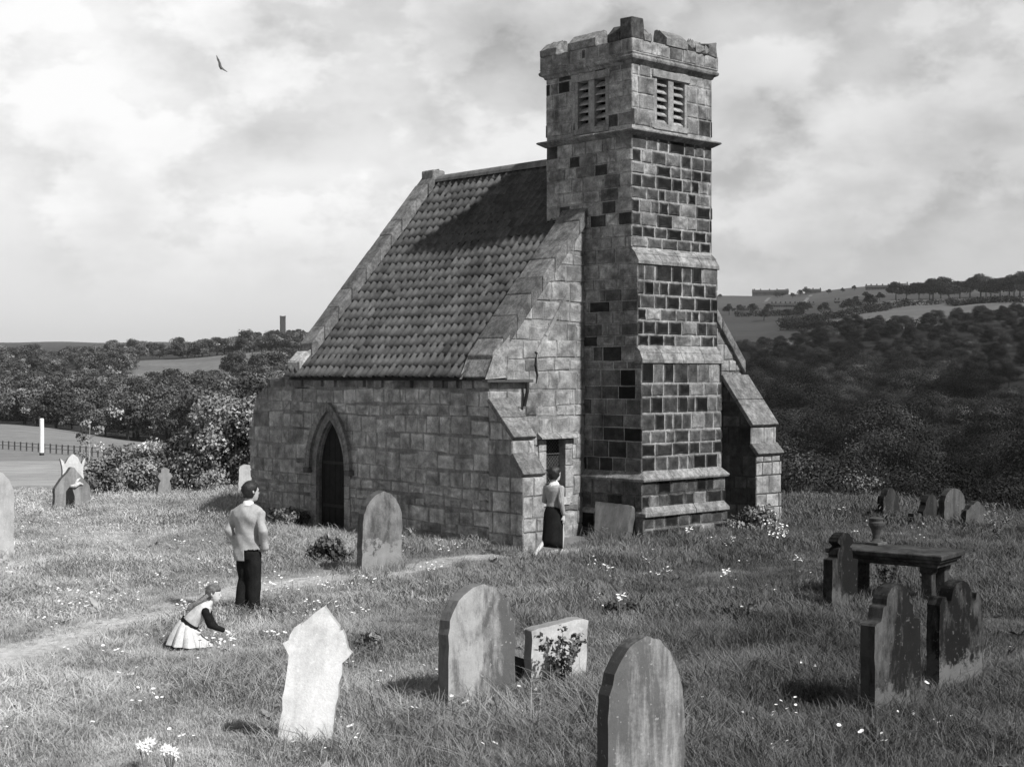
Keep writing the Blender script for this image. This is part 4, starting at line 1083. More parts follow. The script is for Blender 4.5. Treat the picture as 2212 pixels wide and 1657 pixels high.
# ============================================================ grave stones
def stain_mat(name, lo, hi, seed, thr=.5, wid=.12, foot=0.0, foot_h=.35, streak=.22, sc=3.5, left=0.0):
    """weathered stone: pale stone hi, dark growth lo, streaked downwards; foot = pale lichen near the ground"""
    m_, gg, b = material(name)
    at = gg.node('ShaderNodeAttribute', attribute_name='Tone')
    co = gg.node('ShaderNodeTexCoord').outputs['Object']; c2 = gg.vm('ADD', co, (seed * 3.7, seed * 1.3, seed * 5.1))
    s1 = gg.noise(gg.vm('MULTIPLY', c2, (1, 1, streak)), sc, 6, .62, .6); s2 = gg.noise(gg.vm('MULTIPLY', c2, (1, 1, streak * .6)), sc * 4.5, 4, .7)
    s3 = gg.noise(c2, 26, 5, .75)
    k = gg.m('ADD', gg.m('ADD', gg.m('MULTIPLY', s1, .60), gg.m('MULTIPLY', s2, .26)), gg.m('MULTIPLY', s3, .14)); wid = wid * 1.25
    sx = gg.node('ShaderNodeSeparateXYZ'); gg.l.new(co, sx.inputs[0])
    if left: k = gg.m('ADD', k, gg.m('MULTIPLY', sx.outputs[0], -left))
    if foot:
        jag = gg.noise(c2, 7, 4, .7)
        ft_ = gg.ramp(gg.m('ADD', sx.outputs[2], gg.m('MULTIPLY', gg.m('SUBTRACT', jag, .5), .9)), foot_h - .12, foot_h + .12, foot, 0.0)
        k = gg.m('ADD', k, ft_)
    v = gg.mix(gg.ramp(k, thr - wid, thr + wid, 0, 1, False), lo, hi)
    f = gg.noise(co, 60, 6, .75); a = gg.noise(c2, 6, 5, .6)
    v = gg.m('MULTIPLY', v, gg.ramp(f, .2, .8, .82, 1.18, False)); v = gg.m('MULTIPLY', v, gg.ramp(a, .25, .75, .82, 1.18, False))
    spn = gg.noise(gg.vm('ADD', c2, (9, 2, 4)), 21, 3, .5); v = gg.mix(gg.ramp(spn, .64, .70), v, gg.m('ADD', gg.m('MULTIPLY', v, .5), hi * .62))
    v = gg.m('MULTIPLY', v, at.outputs['Fac'])
    finish(gg, b, v, gg.m('ADD', f, gg.m('MULTIPLY', a, 1.5)), .005)
    return m_
def sym(half): return [(-x, z) for x, z in half[::-1] if x > 1e-4] + half      # half: from the right foot up to the apex -> full
def full(right): r_ = [(x, z) for x, z in right]; return r_ + [(-x, z) for x, z in r_[::-1] if x > 1e-4]
def arc(cx, cz, r, a0, a1, n): return [(cx + r * math.cos(a0 + (a1 - a0) * i / n), cz + r * math.sin(a0 + (a1 - a0) * i / n)) for i in range(n + 1)]
def gothic(w, h, spring, rnd=.0):
    A = arch(0, w, h - spring, h, 10); n = len(A) // 2; out = []
    for i in range(n + 1):
        x, z = A[i]; a_ = math.pi / 2 * i / n; xe, ze = w * math.cos(a_), h - spring + spring * math.sin(a_)
        out.append((x * (1 - rnd) + xe * rnd, z * (1 - rnd) + ze * rnd))
    return full([(w, -.35), (w, (h - spring) * .5)] + out)
STONES = []
STONES.append((5.1, 20.3, .85, 143))
STONES.append((5.3, 20.7, .85, 143))
def headstone(x, y, out, T, yaw, lean, tilt, mat_, label, group=None, pos=None, parts=None, rough=.009, seed=1, name='headstone', cat='headstone', dz=0.0, tone=1.0, bev=.014):
    p = pos or flat(x, y); r = random.Random(seed)
    e_mb = MB()
    # densify the outline a little and weather it
    o2 = []
    for i in range(len(out)):
        a, b = out[i], out[(i + 1) % len(out)]; L_ = math.hypot(b[0] - a[0], b[1] - a[1]); n = max(1, int(L_ / .09)); 
        for j in range(n): t = j / n; o2.append((a[0] + (b[0] - a[0]) * t + r.uniform(-1, 1) * rough, a[1] + (b[1] - a[1]) * t + r.uniform(-1, 1) * rough))
    sz_ = len(o2); e_mb.prism(o2, [], lambda s, z, d: Vector((s, -d, z)), T / 2, -T / 2, tone)
    # separate edge all round, its tone darkened to stand for shaded sides
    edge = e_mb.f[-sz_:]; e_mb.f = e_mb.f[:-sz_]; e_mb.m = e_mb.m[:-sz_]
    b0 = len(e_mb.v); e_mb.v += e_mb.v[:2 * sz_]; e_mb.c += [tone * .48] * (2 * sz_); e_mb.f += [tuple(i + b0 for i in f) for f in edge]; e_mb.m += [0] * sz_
    o = e_mb.obj(name, mat_, bevel=bev, label=label, cat=cat, group=group)
    STONES.append((p[0], p[1], max(q[0] for q in out), yaw))
    o.location = (p[0], p[1], (p[2] if len(p) > 2 else zf(p[0], p[1])) + dz)
    o.rotation_euler = Matrix.Rotation(R(yaw), 3, 'Z').to_4x4() .to_3x3().to_euler() if not (lean or tilt) else (Matrix.Rotation(R(yaw), 3, 'Z') @ Matrix.Rotation(R(lean), 3, 'Y') @ Matrix.Rotation(R(tilt), 3, 'X')).to_euler()
    return o
G1 = 'weathered headstones with rounded or pointed tops'
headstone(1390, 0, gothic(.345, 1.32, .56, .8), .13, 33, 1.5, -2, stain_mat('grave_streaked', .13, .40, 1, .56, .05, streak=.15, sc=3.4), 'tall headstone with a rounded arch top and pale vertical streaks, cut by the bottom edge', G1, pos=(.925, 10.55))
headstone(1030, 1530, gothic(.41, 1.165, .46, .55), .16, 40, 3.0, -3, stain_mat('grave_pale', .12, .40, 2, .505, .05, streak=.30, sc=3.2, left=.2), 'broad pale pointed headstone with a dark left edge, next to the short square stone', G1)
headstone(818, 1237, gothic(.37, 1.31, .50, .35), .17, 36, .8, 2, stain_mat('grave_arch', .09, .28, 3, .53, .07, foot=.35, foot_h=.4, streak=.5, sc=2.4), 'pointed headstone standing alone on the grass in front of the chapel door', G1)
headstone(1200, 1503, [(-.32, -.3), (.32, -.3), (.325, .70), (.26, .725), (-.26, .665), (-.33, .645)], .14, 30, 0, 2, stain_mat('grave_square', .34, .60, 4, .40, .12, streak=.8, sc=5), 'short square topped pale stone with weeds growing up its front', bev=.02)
headstone(1117, 1497, [(-.05, -.3), (.05, -.3), (.05, .27), (.0, .33), (-.05, .28)], .30, 30, 0, 0, stain_mat('grave_stub', .02, .05, 5), 'small stone stub toned dark for shade between the broad pointed headstone and the square stone')  # black tone stands for the stub's shadowed side
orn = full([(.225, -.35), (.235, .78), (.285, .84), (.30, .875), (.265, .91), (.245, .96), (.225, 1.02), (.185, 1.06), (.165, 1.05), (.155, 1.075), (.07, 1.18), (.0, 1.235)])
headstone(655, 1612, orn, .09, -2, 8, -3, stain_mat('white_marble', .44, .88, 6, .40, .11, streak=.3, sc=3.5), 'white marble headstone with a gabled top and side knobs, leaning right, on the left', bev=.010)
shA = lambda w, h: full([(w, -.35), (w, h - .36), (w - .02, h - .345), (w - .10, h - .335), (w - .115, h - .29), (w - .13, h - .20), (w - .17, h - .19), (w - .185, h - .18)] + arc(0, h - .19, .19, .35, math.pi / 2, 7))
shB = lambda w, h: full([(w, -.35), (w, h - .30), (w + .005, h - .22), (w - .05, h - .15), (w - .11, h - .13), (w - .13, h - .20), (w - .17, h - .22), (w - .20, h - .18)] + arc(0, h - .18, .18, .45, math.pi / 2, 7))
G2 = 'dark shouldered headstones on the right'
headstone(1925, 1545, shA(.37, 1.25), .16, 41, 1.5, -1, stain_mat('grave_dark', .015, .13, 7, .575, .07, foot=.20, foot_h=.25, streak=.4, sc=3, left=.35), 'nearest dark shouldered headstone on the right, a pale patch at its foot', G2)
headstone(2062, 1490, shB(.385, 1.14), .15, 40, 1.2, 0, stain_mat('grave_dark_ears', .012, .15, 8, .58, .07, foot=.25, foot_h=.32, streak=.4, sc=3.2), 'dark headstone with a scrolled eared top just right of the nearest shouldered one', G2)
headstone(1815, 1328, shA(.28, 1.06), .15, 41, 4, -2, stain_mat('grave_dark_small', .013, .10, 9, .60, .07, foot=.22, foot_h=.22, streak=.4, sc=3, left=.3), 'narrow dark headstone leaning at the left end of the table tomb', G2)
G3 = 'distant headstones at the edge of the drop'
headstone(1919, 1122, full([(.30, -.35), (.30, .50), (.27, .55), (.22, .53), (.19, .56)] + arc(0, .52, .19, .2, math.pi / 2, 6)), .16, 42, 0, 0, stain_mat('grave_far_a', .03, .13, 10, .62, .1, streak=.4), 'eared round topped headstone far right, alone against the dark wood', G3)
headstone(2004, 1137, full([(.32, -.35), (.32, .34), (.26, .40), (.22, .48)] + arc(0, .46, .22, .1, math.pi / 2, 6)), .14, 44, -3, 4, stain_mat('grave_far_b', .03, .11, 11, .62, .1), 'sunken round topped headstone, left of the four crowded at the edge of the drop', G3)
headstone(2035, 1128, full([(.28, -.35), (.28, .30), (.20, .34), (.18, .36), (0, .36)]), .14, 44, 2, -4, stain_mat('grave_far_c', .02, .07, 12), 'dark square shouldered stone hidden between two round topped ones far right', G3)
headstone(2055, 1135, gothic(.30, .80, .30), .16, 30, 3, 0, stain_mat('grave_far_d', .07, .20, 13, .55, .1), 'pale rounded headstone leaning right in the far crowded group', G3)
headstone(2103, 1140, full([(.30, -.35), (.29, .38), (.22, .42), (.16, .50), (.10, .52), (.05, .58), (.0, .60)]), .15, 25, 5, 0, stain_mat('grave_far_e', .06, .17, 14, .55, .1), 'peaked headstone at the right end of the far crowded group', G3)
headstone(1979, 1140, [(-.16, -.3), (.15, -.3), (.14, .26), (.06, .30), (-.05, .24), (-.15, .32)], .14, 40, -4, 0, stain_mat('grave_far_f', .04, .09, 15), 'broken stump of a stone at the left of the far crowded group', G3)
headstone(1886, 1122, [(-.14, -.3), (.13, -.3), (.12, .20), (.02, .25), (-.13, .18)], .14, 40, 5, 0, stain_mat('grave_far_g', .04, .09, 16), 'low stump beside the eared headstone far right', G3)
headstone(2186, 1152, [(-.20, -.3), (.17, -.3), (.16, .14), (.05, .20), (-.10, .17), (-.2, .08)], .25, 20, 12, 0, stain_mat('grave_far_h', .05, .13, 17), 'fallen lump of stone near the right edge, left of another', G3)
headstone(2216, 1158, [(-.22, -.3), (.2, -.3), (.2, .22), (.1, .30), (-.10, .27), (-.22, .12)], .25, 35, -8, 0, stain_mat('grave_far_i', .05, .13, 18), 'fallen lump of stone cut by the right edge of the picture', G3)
# left side
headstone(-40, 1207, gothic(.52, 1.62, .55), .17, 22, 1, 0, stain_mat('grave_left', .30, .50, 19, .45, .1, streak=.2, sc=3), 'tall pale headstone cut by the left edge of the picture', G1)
hs = headstone(154, 1104, full([(.43, -.35), (.43, .55), (.40, .60), (.26, .78), (.12, .93), (.05, 1.03), (0, 1.05)]), .15, 38, 0, 0, stain_mat('grave_hooded', .16, .34, 20, .5, .1, sc=4), 'peaked grey headstone with a shade-dark niche on its face, far left', G1)
mb = MB(); mb.prism([(-.18, -.1), (.04, -.1), (.05, .35), (.0, .52), (-.08, .58), (-.16, .48)], [], lambda s, z, d: Vector((s, -d, z)), .078, .05, .02); o = mb.obj('niche_shade_plate', M_WOOD, hs)  # flat near-black plate; the recess shade is put into its colour
mb = MB(); mb.tube([(-.06, -.085, .60), (.05, -.11, .60), (.16, -.10, .66), (.25, -.085, .62)], [.03, .05, .04, .02], 6, .6); mb.tube([(.05, -.1, .62), (.1, -.1, .72), (.18, -.09, .78)], [.04, .035, .02], 6, .55); mb.obj('carving', M_COPE, hs, bevel=.01)
P_ = atr(156, 37.5)
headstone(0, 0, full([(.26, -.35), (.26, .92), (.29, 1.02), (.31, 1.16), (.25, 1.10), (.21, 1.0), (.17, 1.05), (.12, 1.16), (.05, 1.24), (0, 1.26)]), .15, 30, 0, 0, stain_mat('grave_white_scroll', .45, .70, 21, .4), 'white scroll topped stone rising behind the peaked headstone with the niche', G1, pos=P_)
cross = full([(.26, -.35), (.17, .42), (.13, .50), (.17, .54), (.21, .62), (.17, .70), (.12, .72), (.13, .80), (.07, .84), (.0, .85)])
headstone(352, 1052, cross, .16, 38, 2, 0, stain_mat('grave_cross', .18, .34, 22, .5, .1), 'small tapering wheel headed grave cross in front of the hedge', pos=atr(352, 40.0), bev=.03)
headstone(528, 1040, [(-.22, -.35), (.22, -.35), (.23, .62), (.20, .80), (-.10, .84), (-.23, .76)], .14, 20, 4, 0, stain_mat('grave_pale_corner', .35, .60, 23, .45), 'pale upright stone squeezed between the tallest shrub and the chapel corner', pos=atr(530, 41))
# slab leaning on the tower foot
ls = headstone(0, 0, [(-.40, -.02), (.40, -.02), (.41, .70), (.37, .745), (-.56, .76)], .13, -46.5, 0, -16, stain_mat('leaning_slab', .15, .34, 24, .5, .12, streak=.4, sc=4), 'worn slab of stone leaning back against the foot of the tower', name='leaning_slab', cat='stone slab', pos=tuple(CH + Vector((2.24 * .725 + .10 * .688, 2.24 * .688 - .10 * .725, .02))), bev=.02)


# table tomb with four legs, and the baluster on its far end
TN = Vector((5.74, 19.85, 0)); ta = Vector((-.80, .60, 0)); tb = Vector((.60, .80, 0))
tomb = empty('table_tomb', TN + ta * .80 + tb * .42, math.atan2(-ta.y, -ta.x), label='low dark stone table tomb with moulded slab in the grass on the right', cat='tomb')
mt = stain_mat('tomb_stone', .025, .10, 30, .55, .1, streak=1, sc=4)
mb = MB()
def slab_ring(mb, hx, hy, prof, tone=1.0):
    vs = []; n = len(prof)
    for (off, z) in prof:
        vs += [(-hx - off, -hy - off, z), (hx + off, -hy - off, z), (hx + off, hy + off, z), (-hx - off, hy + off, z)]
    fs = [(3, 2, 1, 0)] + [(4 * i + k, 4 * i + (k + 1) % 4, 4 * (i + 1) + (k + 1) % 4, 4 * (i + 1) + k) for i in range(n - 1) for k in range(4)] + [tuple(4 * (n - 1) + k for k in range(4))]
    mb.add(vs, fs, tone)
slab_ring(mb, .77, .38, [(-.02, .60), (-.01, .65), (.03, .67), (.035, .70), (.07, .715), (.075, .77), (.06, .785)]); mb.obj('slab', mt, tomb, bevel=.006)
for sx_ in (-.58, .58):
    for sy_ in (-.24, .24):
        mb = MB(); z = [(.095, -.2), (.095, .08), (.075, .10), (.075, .50), (.095, .53), (.095, .605)]
        vs = []
        for (h_, zz) in z: vs += [(sx_ - h_, sy_ - h_, zz), (sx_ + h_, sy_ - h_, zz), (sx_ + h_, sy_ + h_, zz), (sx_ - h_, sy_ + h_, zz)]
        mb.add(vs, [(3, 2, 1, 0)] + [(4*i + k, 4*i + (k+1) % 4, 4*(i+1) + (k+1) % 4, 4*(i+1) + k) for i in range(5) for k in range(4)] + [(20, 21, 22, 23)], 1)
        mb.obj('leg', mt, tomb, bevel=.008)
bp = TN + ta * 1.26 + tb * .62
bal = empty('baluster', (bp.x + .10, bp.y + .02, .785), R(40), label='squat urn shaped baluster stone standing on the far end of the tomb', cat='baluster')
mbal = stain_mat('baluster_stone', .035, .11, 31, .5, .15)
mb = MB(); mb.loft([((0, 0, z), r_, r_) for z, r_ in ((.045, .10), (.07, .075), (.10, .06), (.16, .062), (.24, .085), (.31, .12), (.35, .125), (.385, .10), (.395, .115), (.42, .12), (.43, .10))], 1, n=20); mb.obj('shaft', mbal, bal, smooth=False)
mb = MB(); mb.box((-.13, -.13, 0), (.13, .13, .045), 1.6); mb.obj('base', mbal, bal, bevel=.01); bal.scale = (.86, .86, .9)
# weeds on the square stone, tall plants by the tomb
def plant(name, pos, h, n, label, seed, leaf=.03, spread=.2, white=False, mat_=None):
    e_ = empty(name, pos, 0, label=label, cat='plant'); r = random.Random(seed); mb = MB(); cs = []
    for i in range(n):
        a = r.uniform(0, 6.28); l = h * r.uniform(.55, 1.05); b_ = spread * r.uniform(.2, 1)
        p = [(b_ * math.cos(a) * t ** 1.5, b_ * math.sin(a) * t ** 1.5 * .6, l * t) for t in (0, .3, .6, .85, 1)]
        mb.tube(p, [.007, .006, .005, .004, .002], 4, .25); cs += [[q_[0], q_[1], q_[2]] for q_ in p[1:]]
    mb.obj('stem', M_WOOD, e_)
    rs = np.random.RandomState(seed); v, qd, t = leaf_cloud(rs, np.array(cs), np.full(len(cs), .06), 60 * n, leaf, 1, .3, .9, .8)
    o = bpy.data.objects.new('foliage', np_mesh('foliage', v, qd, t, mat_ or M_WEED)); COL.objects.link(o); o.parent = e_
    if white:
        rs = np.random.RandomState(seed + 1); v, qd, t = leaf_cloud(rs, np.array([c for c in cs if c[2] > h * .5]), np.full(len([c for c in cs if c[2] > h * .5]), .035), 30 * n, .018, .6)
        o = bpy.data.objects.new('blossom', np_mesh('blossom', v, qd, t, M_WHITE)); COL.objects.link(o); o.parent = e_
m_, gg, b = material('blossom_white'); finish(gg, b, .7); M_WHITE = m_
x_, y_ = flat(1205, 1512); plant('bramble', (x_ + .03, y_ - .18, zf(x_, y_)), .62, 9, 'tangled weed climbing the face of the short square stone', 3, .05, .3)
x_, y_ = flat(1915, 1300); plant('cow_parsley', (x_, y_, zf(x_, y_)), .72, 7, 'tall white flowering stems in front of the middle of the tomb', 5, .035, .2, True, M_WEED)
x_, y_ = flat(2000, 1290); plant('cow_parsley', (x_, y_, zf(x_, y_)), .70, 6, 'white flowering stems beside the near leg of the tomb', 6, .035, .15, True, M_WEED)
x_, y_ = flat(1985, 1245); 
x_, y_ = flat(2150, 1170); plant('cow_parsley', (x_, y_, zf(x_, y_)), .7, 8, 'white flowering stems at the right edge against the dark wood', 8, .035, .35, True, M_WEED)

# ============================================================ people
def remesh(mb, vox, name, mat_, parent, smooth=4, disp=None):
    me = mb.mesh(name, mat_); o = bpy.data.objects.new('tmp', me); COL.objects.link(o)
    m1 = o.modifiers.new('r', 'REMESH'); m1.mode = 'VOXEL'; m1.voxel_size = vox; m1.use_smooth_shade = True
    m2 = o.modifiers.new('s', 'SMOOTH'); m2.factor = .5; m2.iterations = smooth
    dg = bpy.context.evaluated_depsgraph_get(); new = bpy.data.meshes.new_from_object(o.evaluated_get(dg))
    bpy.data.objects.remove(o)
    new.name = name; new.materials.clear(); new.materials.append(mat_)
    n = len(new.vertices); co = np.empty(n * 3, np.float32); new.vertices.foreach_get('co', co); co = co.reshape(-1, 3)
    if disp is not None:
        nr = np.empty(n * 3, np.float32); new.vertices.foreach_get('normal', nr); nr = nr.reshape(-1, 3)
        co = co + nr * disp(co)[:, None]; new.vertices.foreach_set('co', co.astype(np.float32).ravel())
    if 'Tone' in new.color_attributes: new.color_attributes.remove(new.color_attributes['Tone'])
    ca = new.color_attributes.new('Tone', 'FLOAT_COLOR', 'POINT'); c = np.ones((n, 4), np.float32); c[:, :3] = np.mean(mb.c); ca.data.foreach_set('color', c.ravel())
    ob = bpy.data.objects.new(name, new); COL.objects.link(ob); ob.parent = parent
    new.polygons.foreach_set('use_smooth', [True] * len(new.polygons)); new.update()
    return ob
def limb(mb, pts, rad, tone): # tapered, with rounded ends
    P0 = [Vector(p) for p in pts]
    mb.tube([P0[0] + (P0[0] - P0[1]).normalized() * rad[0] * .6] + P0 + [P0[-1] + (P0[-1] - P0[-2]).normalized() * rad[-1] * .5], [rad[0] * .5] + list(rad) + [rad[-1] * .5], 12, tone)
def hand(mb, wrist, direc, palmn, side, tone, s=1.0, curl=.5):
    """palm with four unequal bent fingers and a thumb"""
    d_ = Vector(direc).normalized(); n_ = Vector(palmn).normalized(); w_ = d_.cross(n_).normalized() * side; wr = Vector(wrist)
    for k in (-.5, 0, .5): mb.tube([wr, wr + d_ * .045 * s + w_ * .030 * k * s, wr + d_ * .09 * s + w_ * .042 * k * s], [.024 * s, .021 * s, .017 * s], 8, tone)
    for k, L_ in ((-1.1, .070), (-.37, .080), (.37, .075), (1.1, .058)):
        b_ = wr + d_ * .085 * s + w_ * .021 * k * s; c1 = (d_ * math.cos(curl * .6) + n_ * math.sin(curl * .6)); c2 = (d_ * math.cos(curl * 1.4) + n_ * math.sin(curl * 1.4)); c3 = (d_ * math.cos(curl * 2.2) + n_ * math.sin(curl * 2.2))
        p1 = b_ + c1 * L_ * .45 * s; p2 = p1 + c2 * L_ * .32 * s; p3 = p2 + c3 * L_ * .25 * s
        mb.tube([b_, p1, p2, p3], [.0095 * s, .009 * s, .008 * s, .0065 * s], 6, tone)
    t0 = wr + d_ * .03 * s - w_ * .028 * s; mb.tube([t0, t0 + (d_ * .7 - w_ * .5 + n_ * .3) * .035 * s, t0 + (d_ * .95 - w_ * .3 + n_ * .5) * .065 * s], [.012 * s, .0105 * s, .008 * s], 6, tone)
def head(mb, c, yaw, s=1.0, tone=.5, pitch=0.0):
    """skull, jaw, nose, ears, brow; face looks along +y turned by yaw"""
    M = Matrix.Translation(c) @ Matrix.Rotation(yaw, 4, 'Z') @ Matrix.Rotation(pitch, 4, 'X')
    def L_(rings, n=16):
        vs = []; 
        for (cc, rx, ry) in rings:
            for k in range(n): a = 2 * math.pi * k / n; vs.append(M @ Vector((cc[0] + rx * math.cos(a), cc[1] + ry * math.sin(a), cc[2])) )
        fs = [(i*n+k, i*n+(k+1) % n, (i+1)*n+(k+1) % n, (i+1)*n+k) for i in range(len(rings)-1) for k in range(n)] + [tuple(reversed(range(n))), tuple((len(rings)-1)*n+k for k in range(n))]
        mb.add(vs, fs, tone)
    L_([((0, .045*s, -.115*s), .028*s, .025*s), ((0, .035*s, -.10*s), .045*s, .05*s), ((0, .02*s, -.06*s), .062*s, .075*s), ((0, .005*s, -.02*s), .071*s, .092*s), ((0, 0, .03*s), .075*s, .097*s), ((0, -.005*s, .07*s), .068*s, .09*s), ((0, -.008*s, .10*s), .048*s, .065*s), ((0, -.008*s, .117*s), .02*s, .03*s)])
    def T_(pts, rad): mb.tube([M @ Vector([q * s for q in p]) for p in pts], [r_ * s for r_ in rad], 7, tone)
    T_([(0, .088, .015), (0, .108, -.02), (0, .102, -.035)], [.008, .013, .010])             # nose
    T_([(-.02, .092, -.062), (0, .098, -.06), (.02, .092, -.062)], [.006, .008, .006])         # lips
    T_([(-.04, .082, .022), (-.02, .092, .026)], [.008, .008]); T_([(.04, .082, .022), (.02, .092, .026)], [.008, .008])   # brows
    for sg in (-1, 1): T_([(sg * .073, -.005, -.035), (sg * .083, -.012, -.005), (sg * .078, -.018, .02)], [.010, .014, .010])     # ears
    return M
def eyes(M, s, parent):
    for sg in (-1, 1):
        mb = MB(); mb.loft([(M @ Vector((sg * .03 * s, .086 * s, z * s)), .011 * s * k, .006 * s * k) for z, k in ((-.006, .4), (0, 1), (.006, .4))], .05, n=8); mb.obj('eye', M_HAIR, parent)
def hair(c, yaw, s, parent, tone, vol=1.0, low=-.06, seed=1, wave=.006, pitch=0.0, face=.045):
    M = Matrix.Translation(c) @ Matrix.Rotation(yaw, 4, 'Z') @ Matrix.Rotation(pitch, 4, 'X'); mb = MB(); r = random.Random(seed); n = 26; rings = []
    zz = [low, low + .03, -.02, .02, .06, .09, .115, .13, .137]
    rr = [(.060, .070), (.068, .085), (.078, .096), (.083, .105), (.081, .102), (.070, .088), (.048, .062), (.026, .034), (.008, .01)]
    vs = []
    for z, (a_, b_) in zip(zz, rr):
        for k in range(n):
            an = 2 * math.pi * k / n; x = math.cos(an) * a_ * vol; y = math.sin(an) * b_ * vol - .010
            if z < .05 and y > face - (.05 - z) * .5: y = face - (.05 - z) * .5
            w_ = 1 + wave / .08 * math.sin(an * 5 + z * 60 + seed) + r.uniform(-.02, .02)
            vs.append(M @ Vector((x * w_ * s, y * w_ * s, z * s * (1 + .05 * (vol - 1)))))
    fs = [(i*n+k, i*n+(k+1) % n, (i+1)*n+(k+1) % n, (i+1)*n+k) for i in range(len(zz)-1) for k in range(n)] + [tuple(reversed(range(n))), tuple((len(zz)-1)*n+k for k in range(n))]
    mb.add(vs, fs, tone); return mb.obj('hair', M_HAIR, parent, smooth=True)
folds = lambda amp, k1, k2: (lambda co: amp * (np.sin(co[:, 2] * k1 + 3 * np.sin(co[:, 0] * k2)) * np.cos(co[:, 0] * k2 * 1.7 + co[:, 1] * 9)))

# --- man seen from behind, hands in pockets
fx, fy = flat(536, 1328)
man = empty('person', (fx, fy, zf(fx, fy)), R(-22), label='man seen from behind in a pale jacket and black trousers, hands in pockets', cat='person')
HC = Vector((.02, .035, 1.64)); HY_ = R(-28)
b_ = MB()
b_.loft([((0, 0, .86), .13, .10), ((0, 0, .95), .15, .11), ((0, 0, 1.08), .135, .10), ((0, 0, 1.25), .15, .11), ((0, 0, 1.38), .165, .11), ((0, 0, 1.44), .14, .09), ((0, .0, 1.47), .07, .07), ((.0, .012, 1.52), .055, .06), ((.012, .025, 1.60), .052, .058)], .5)
MH = head(b_, HC, HY_, 1.10, .5)
for sg in (-1, 1):
    limb(b_, [(sg * .17, 0, 1.40), (sg * .25, -.05, 1.14), (sg * .19, .02, .93)], [.045, .038, .03], .5); hand(b_, (sg * .19, .02, .93), (-sg * .25, .3, -1), (-sg, .1, 0), sg, .5)
    limb(b_, [(sg * .09, 0, .86), (sg * .11, .03, .48), (sg * .12, 0, .09)], [.08, .055, .035], .5)
    b_.tube([(sg * .12, -.03, .05), (sg * .13, .06, .035), (sg * .14, .14, .03)], [.035, .035, .025], 8, .5)
remesh(b_, .008, 'body', M_SKIN, man, 2); eyes(MH, 1.1, man)
hair(HC, HY_, 1.12, man, .022, 1.04, -.07, 3, .008)
j = MB()
j.loft([((-.005, -.005, .71), .20, .15), ((0, -.005, .85), .205, .15), ((0, -.003, .97), .195, .14), ((0, 0, 1.08), .178, .13), ((0, -.005, 1.20), .19, .138), ((0, -.01, 1.32), .215, .145), ((0, -.008, 1.39), .222, .13), ((0, -.004, 1.43), .19, .11), ((0, 0, 1.465), .13, .09), ((0, .0, 1.49), .075, .07)], .43, n=24)
limb(j, [(-.195, -.01, 1.365), (-.262, -.07, 1.13), (-.215, .03, .92)], [.058, .058, .05], .43); limb(j, [(.195, -.01, 1.365), (.268, -.08, 1.13), (.245, .02, .90)], [.060, .062, .056], .43)
jk = remesh(j, .011, 'jacket', M_CLOTH, man, 5, folds(.012, 24, 6))
# the coat is hitched up on the right over the pocketed hand; open below the hem
bm = bmesh.new(); bm.from_mesh(jk.data); dead = [f for f in bm.faces if (f.calc_center_median().z < .88 and f.calc_center_median().x > .03 and f.calc_center_median().x < .215) or f.calc_center_median().z < .735]
bmesh.ops.delete(bm, geom=dead, context='FACES'); bm.to_mesh(jk.data); bm.free()
sl = jk.modifiers.new('cloth', 'SOLIDIFY'); sl.thickness = .006; sl.offset = -1
t = MB()
t.loft([((0, 0, .74), .16, .13), ((0, .0, .84), .168, .132), ((0, 0, .95), .155, .12), ((0, 0, 1.04), .14, .11)], .02, n=20)
limb(t, [(-.08, 0, .84), (-.08, .05, .48), (-.095, -.04, .12)], [.112, .097, .085], .02); limb(t, [(.08, 0, .84), (.075, .02, .48), (.08, -.0, .10)], [.112, .10, .088], .02)
t.loft([((.20, .01, .90), .03, .04), ((.215, .0, .95), .05, .05)], .02)
remesh(t, .012, 'trousers', M_DARKCLOTH, man, 4, folds(.004, 22, 12))
mb = MB()
for k in range(24):
    pass
cr = MB(); n = 20; vs = []
for zz, r1, r2, yo in ((1.455, .085, .085, -.004), (1.475, .075, .078, .0), (1.51, .066, .070, .008), (1.515, .060, .064, .008)):
    for k in range(n): a = 2 * math.pi * k / n; vs.append((math.cos(a) * r1, math.sin(a) * r2 + yo, zz + .012 * math.sin(a) * -1))
cr.add(vs, [(i*n+k, i*n+(k+1) % n, (i+1)*n+(k+1) % n, (i+1)*n+k) for i in range(3) for k in range(n)], .85); cr.obj('collar', M_CLOTH, man, smooth=True)
for sg in (-1, 1):
    s_ = MB(); x0 = -.10 if sg < 0 else .09
    s_.loft([((x0, .03, -.0), .045, .13), ((x0, .03, .03), .047, .135), ((x0, .0, .07), .04, .09), ((x0, -.03, .10), .035, .05)], .02, n=14); s_.obj('shoe', M_HAIR, man, smooth=True)

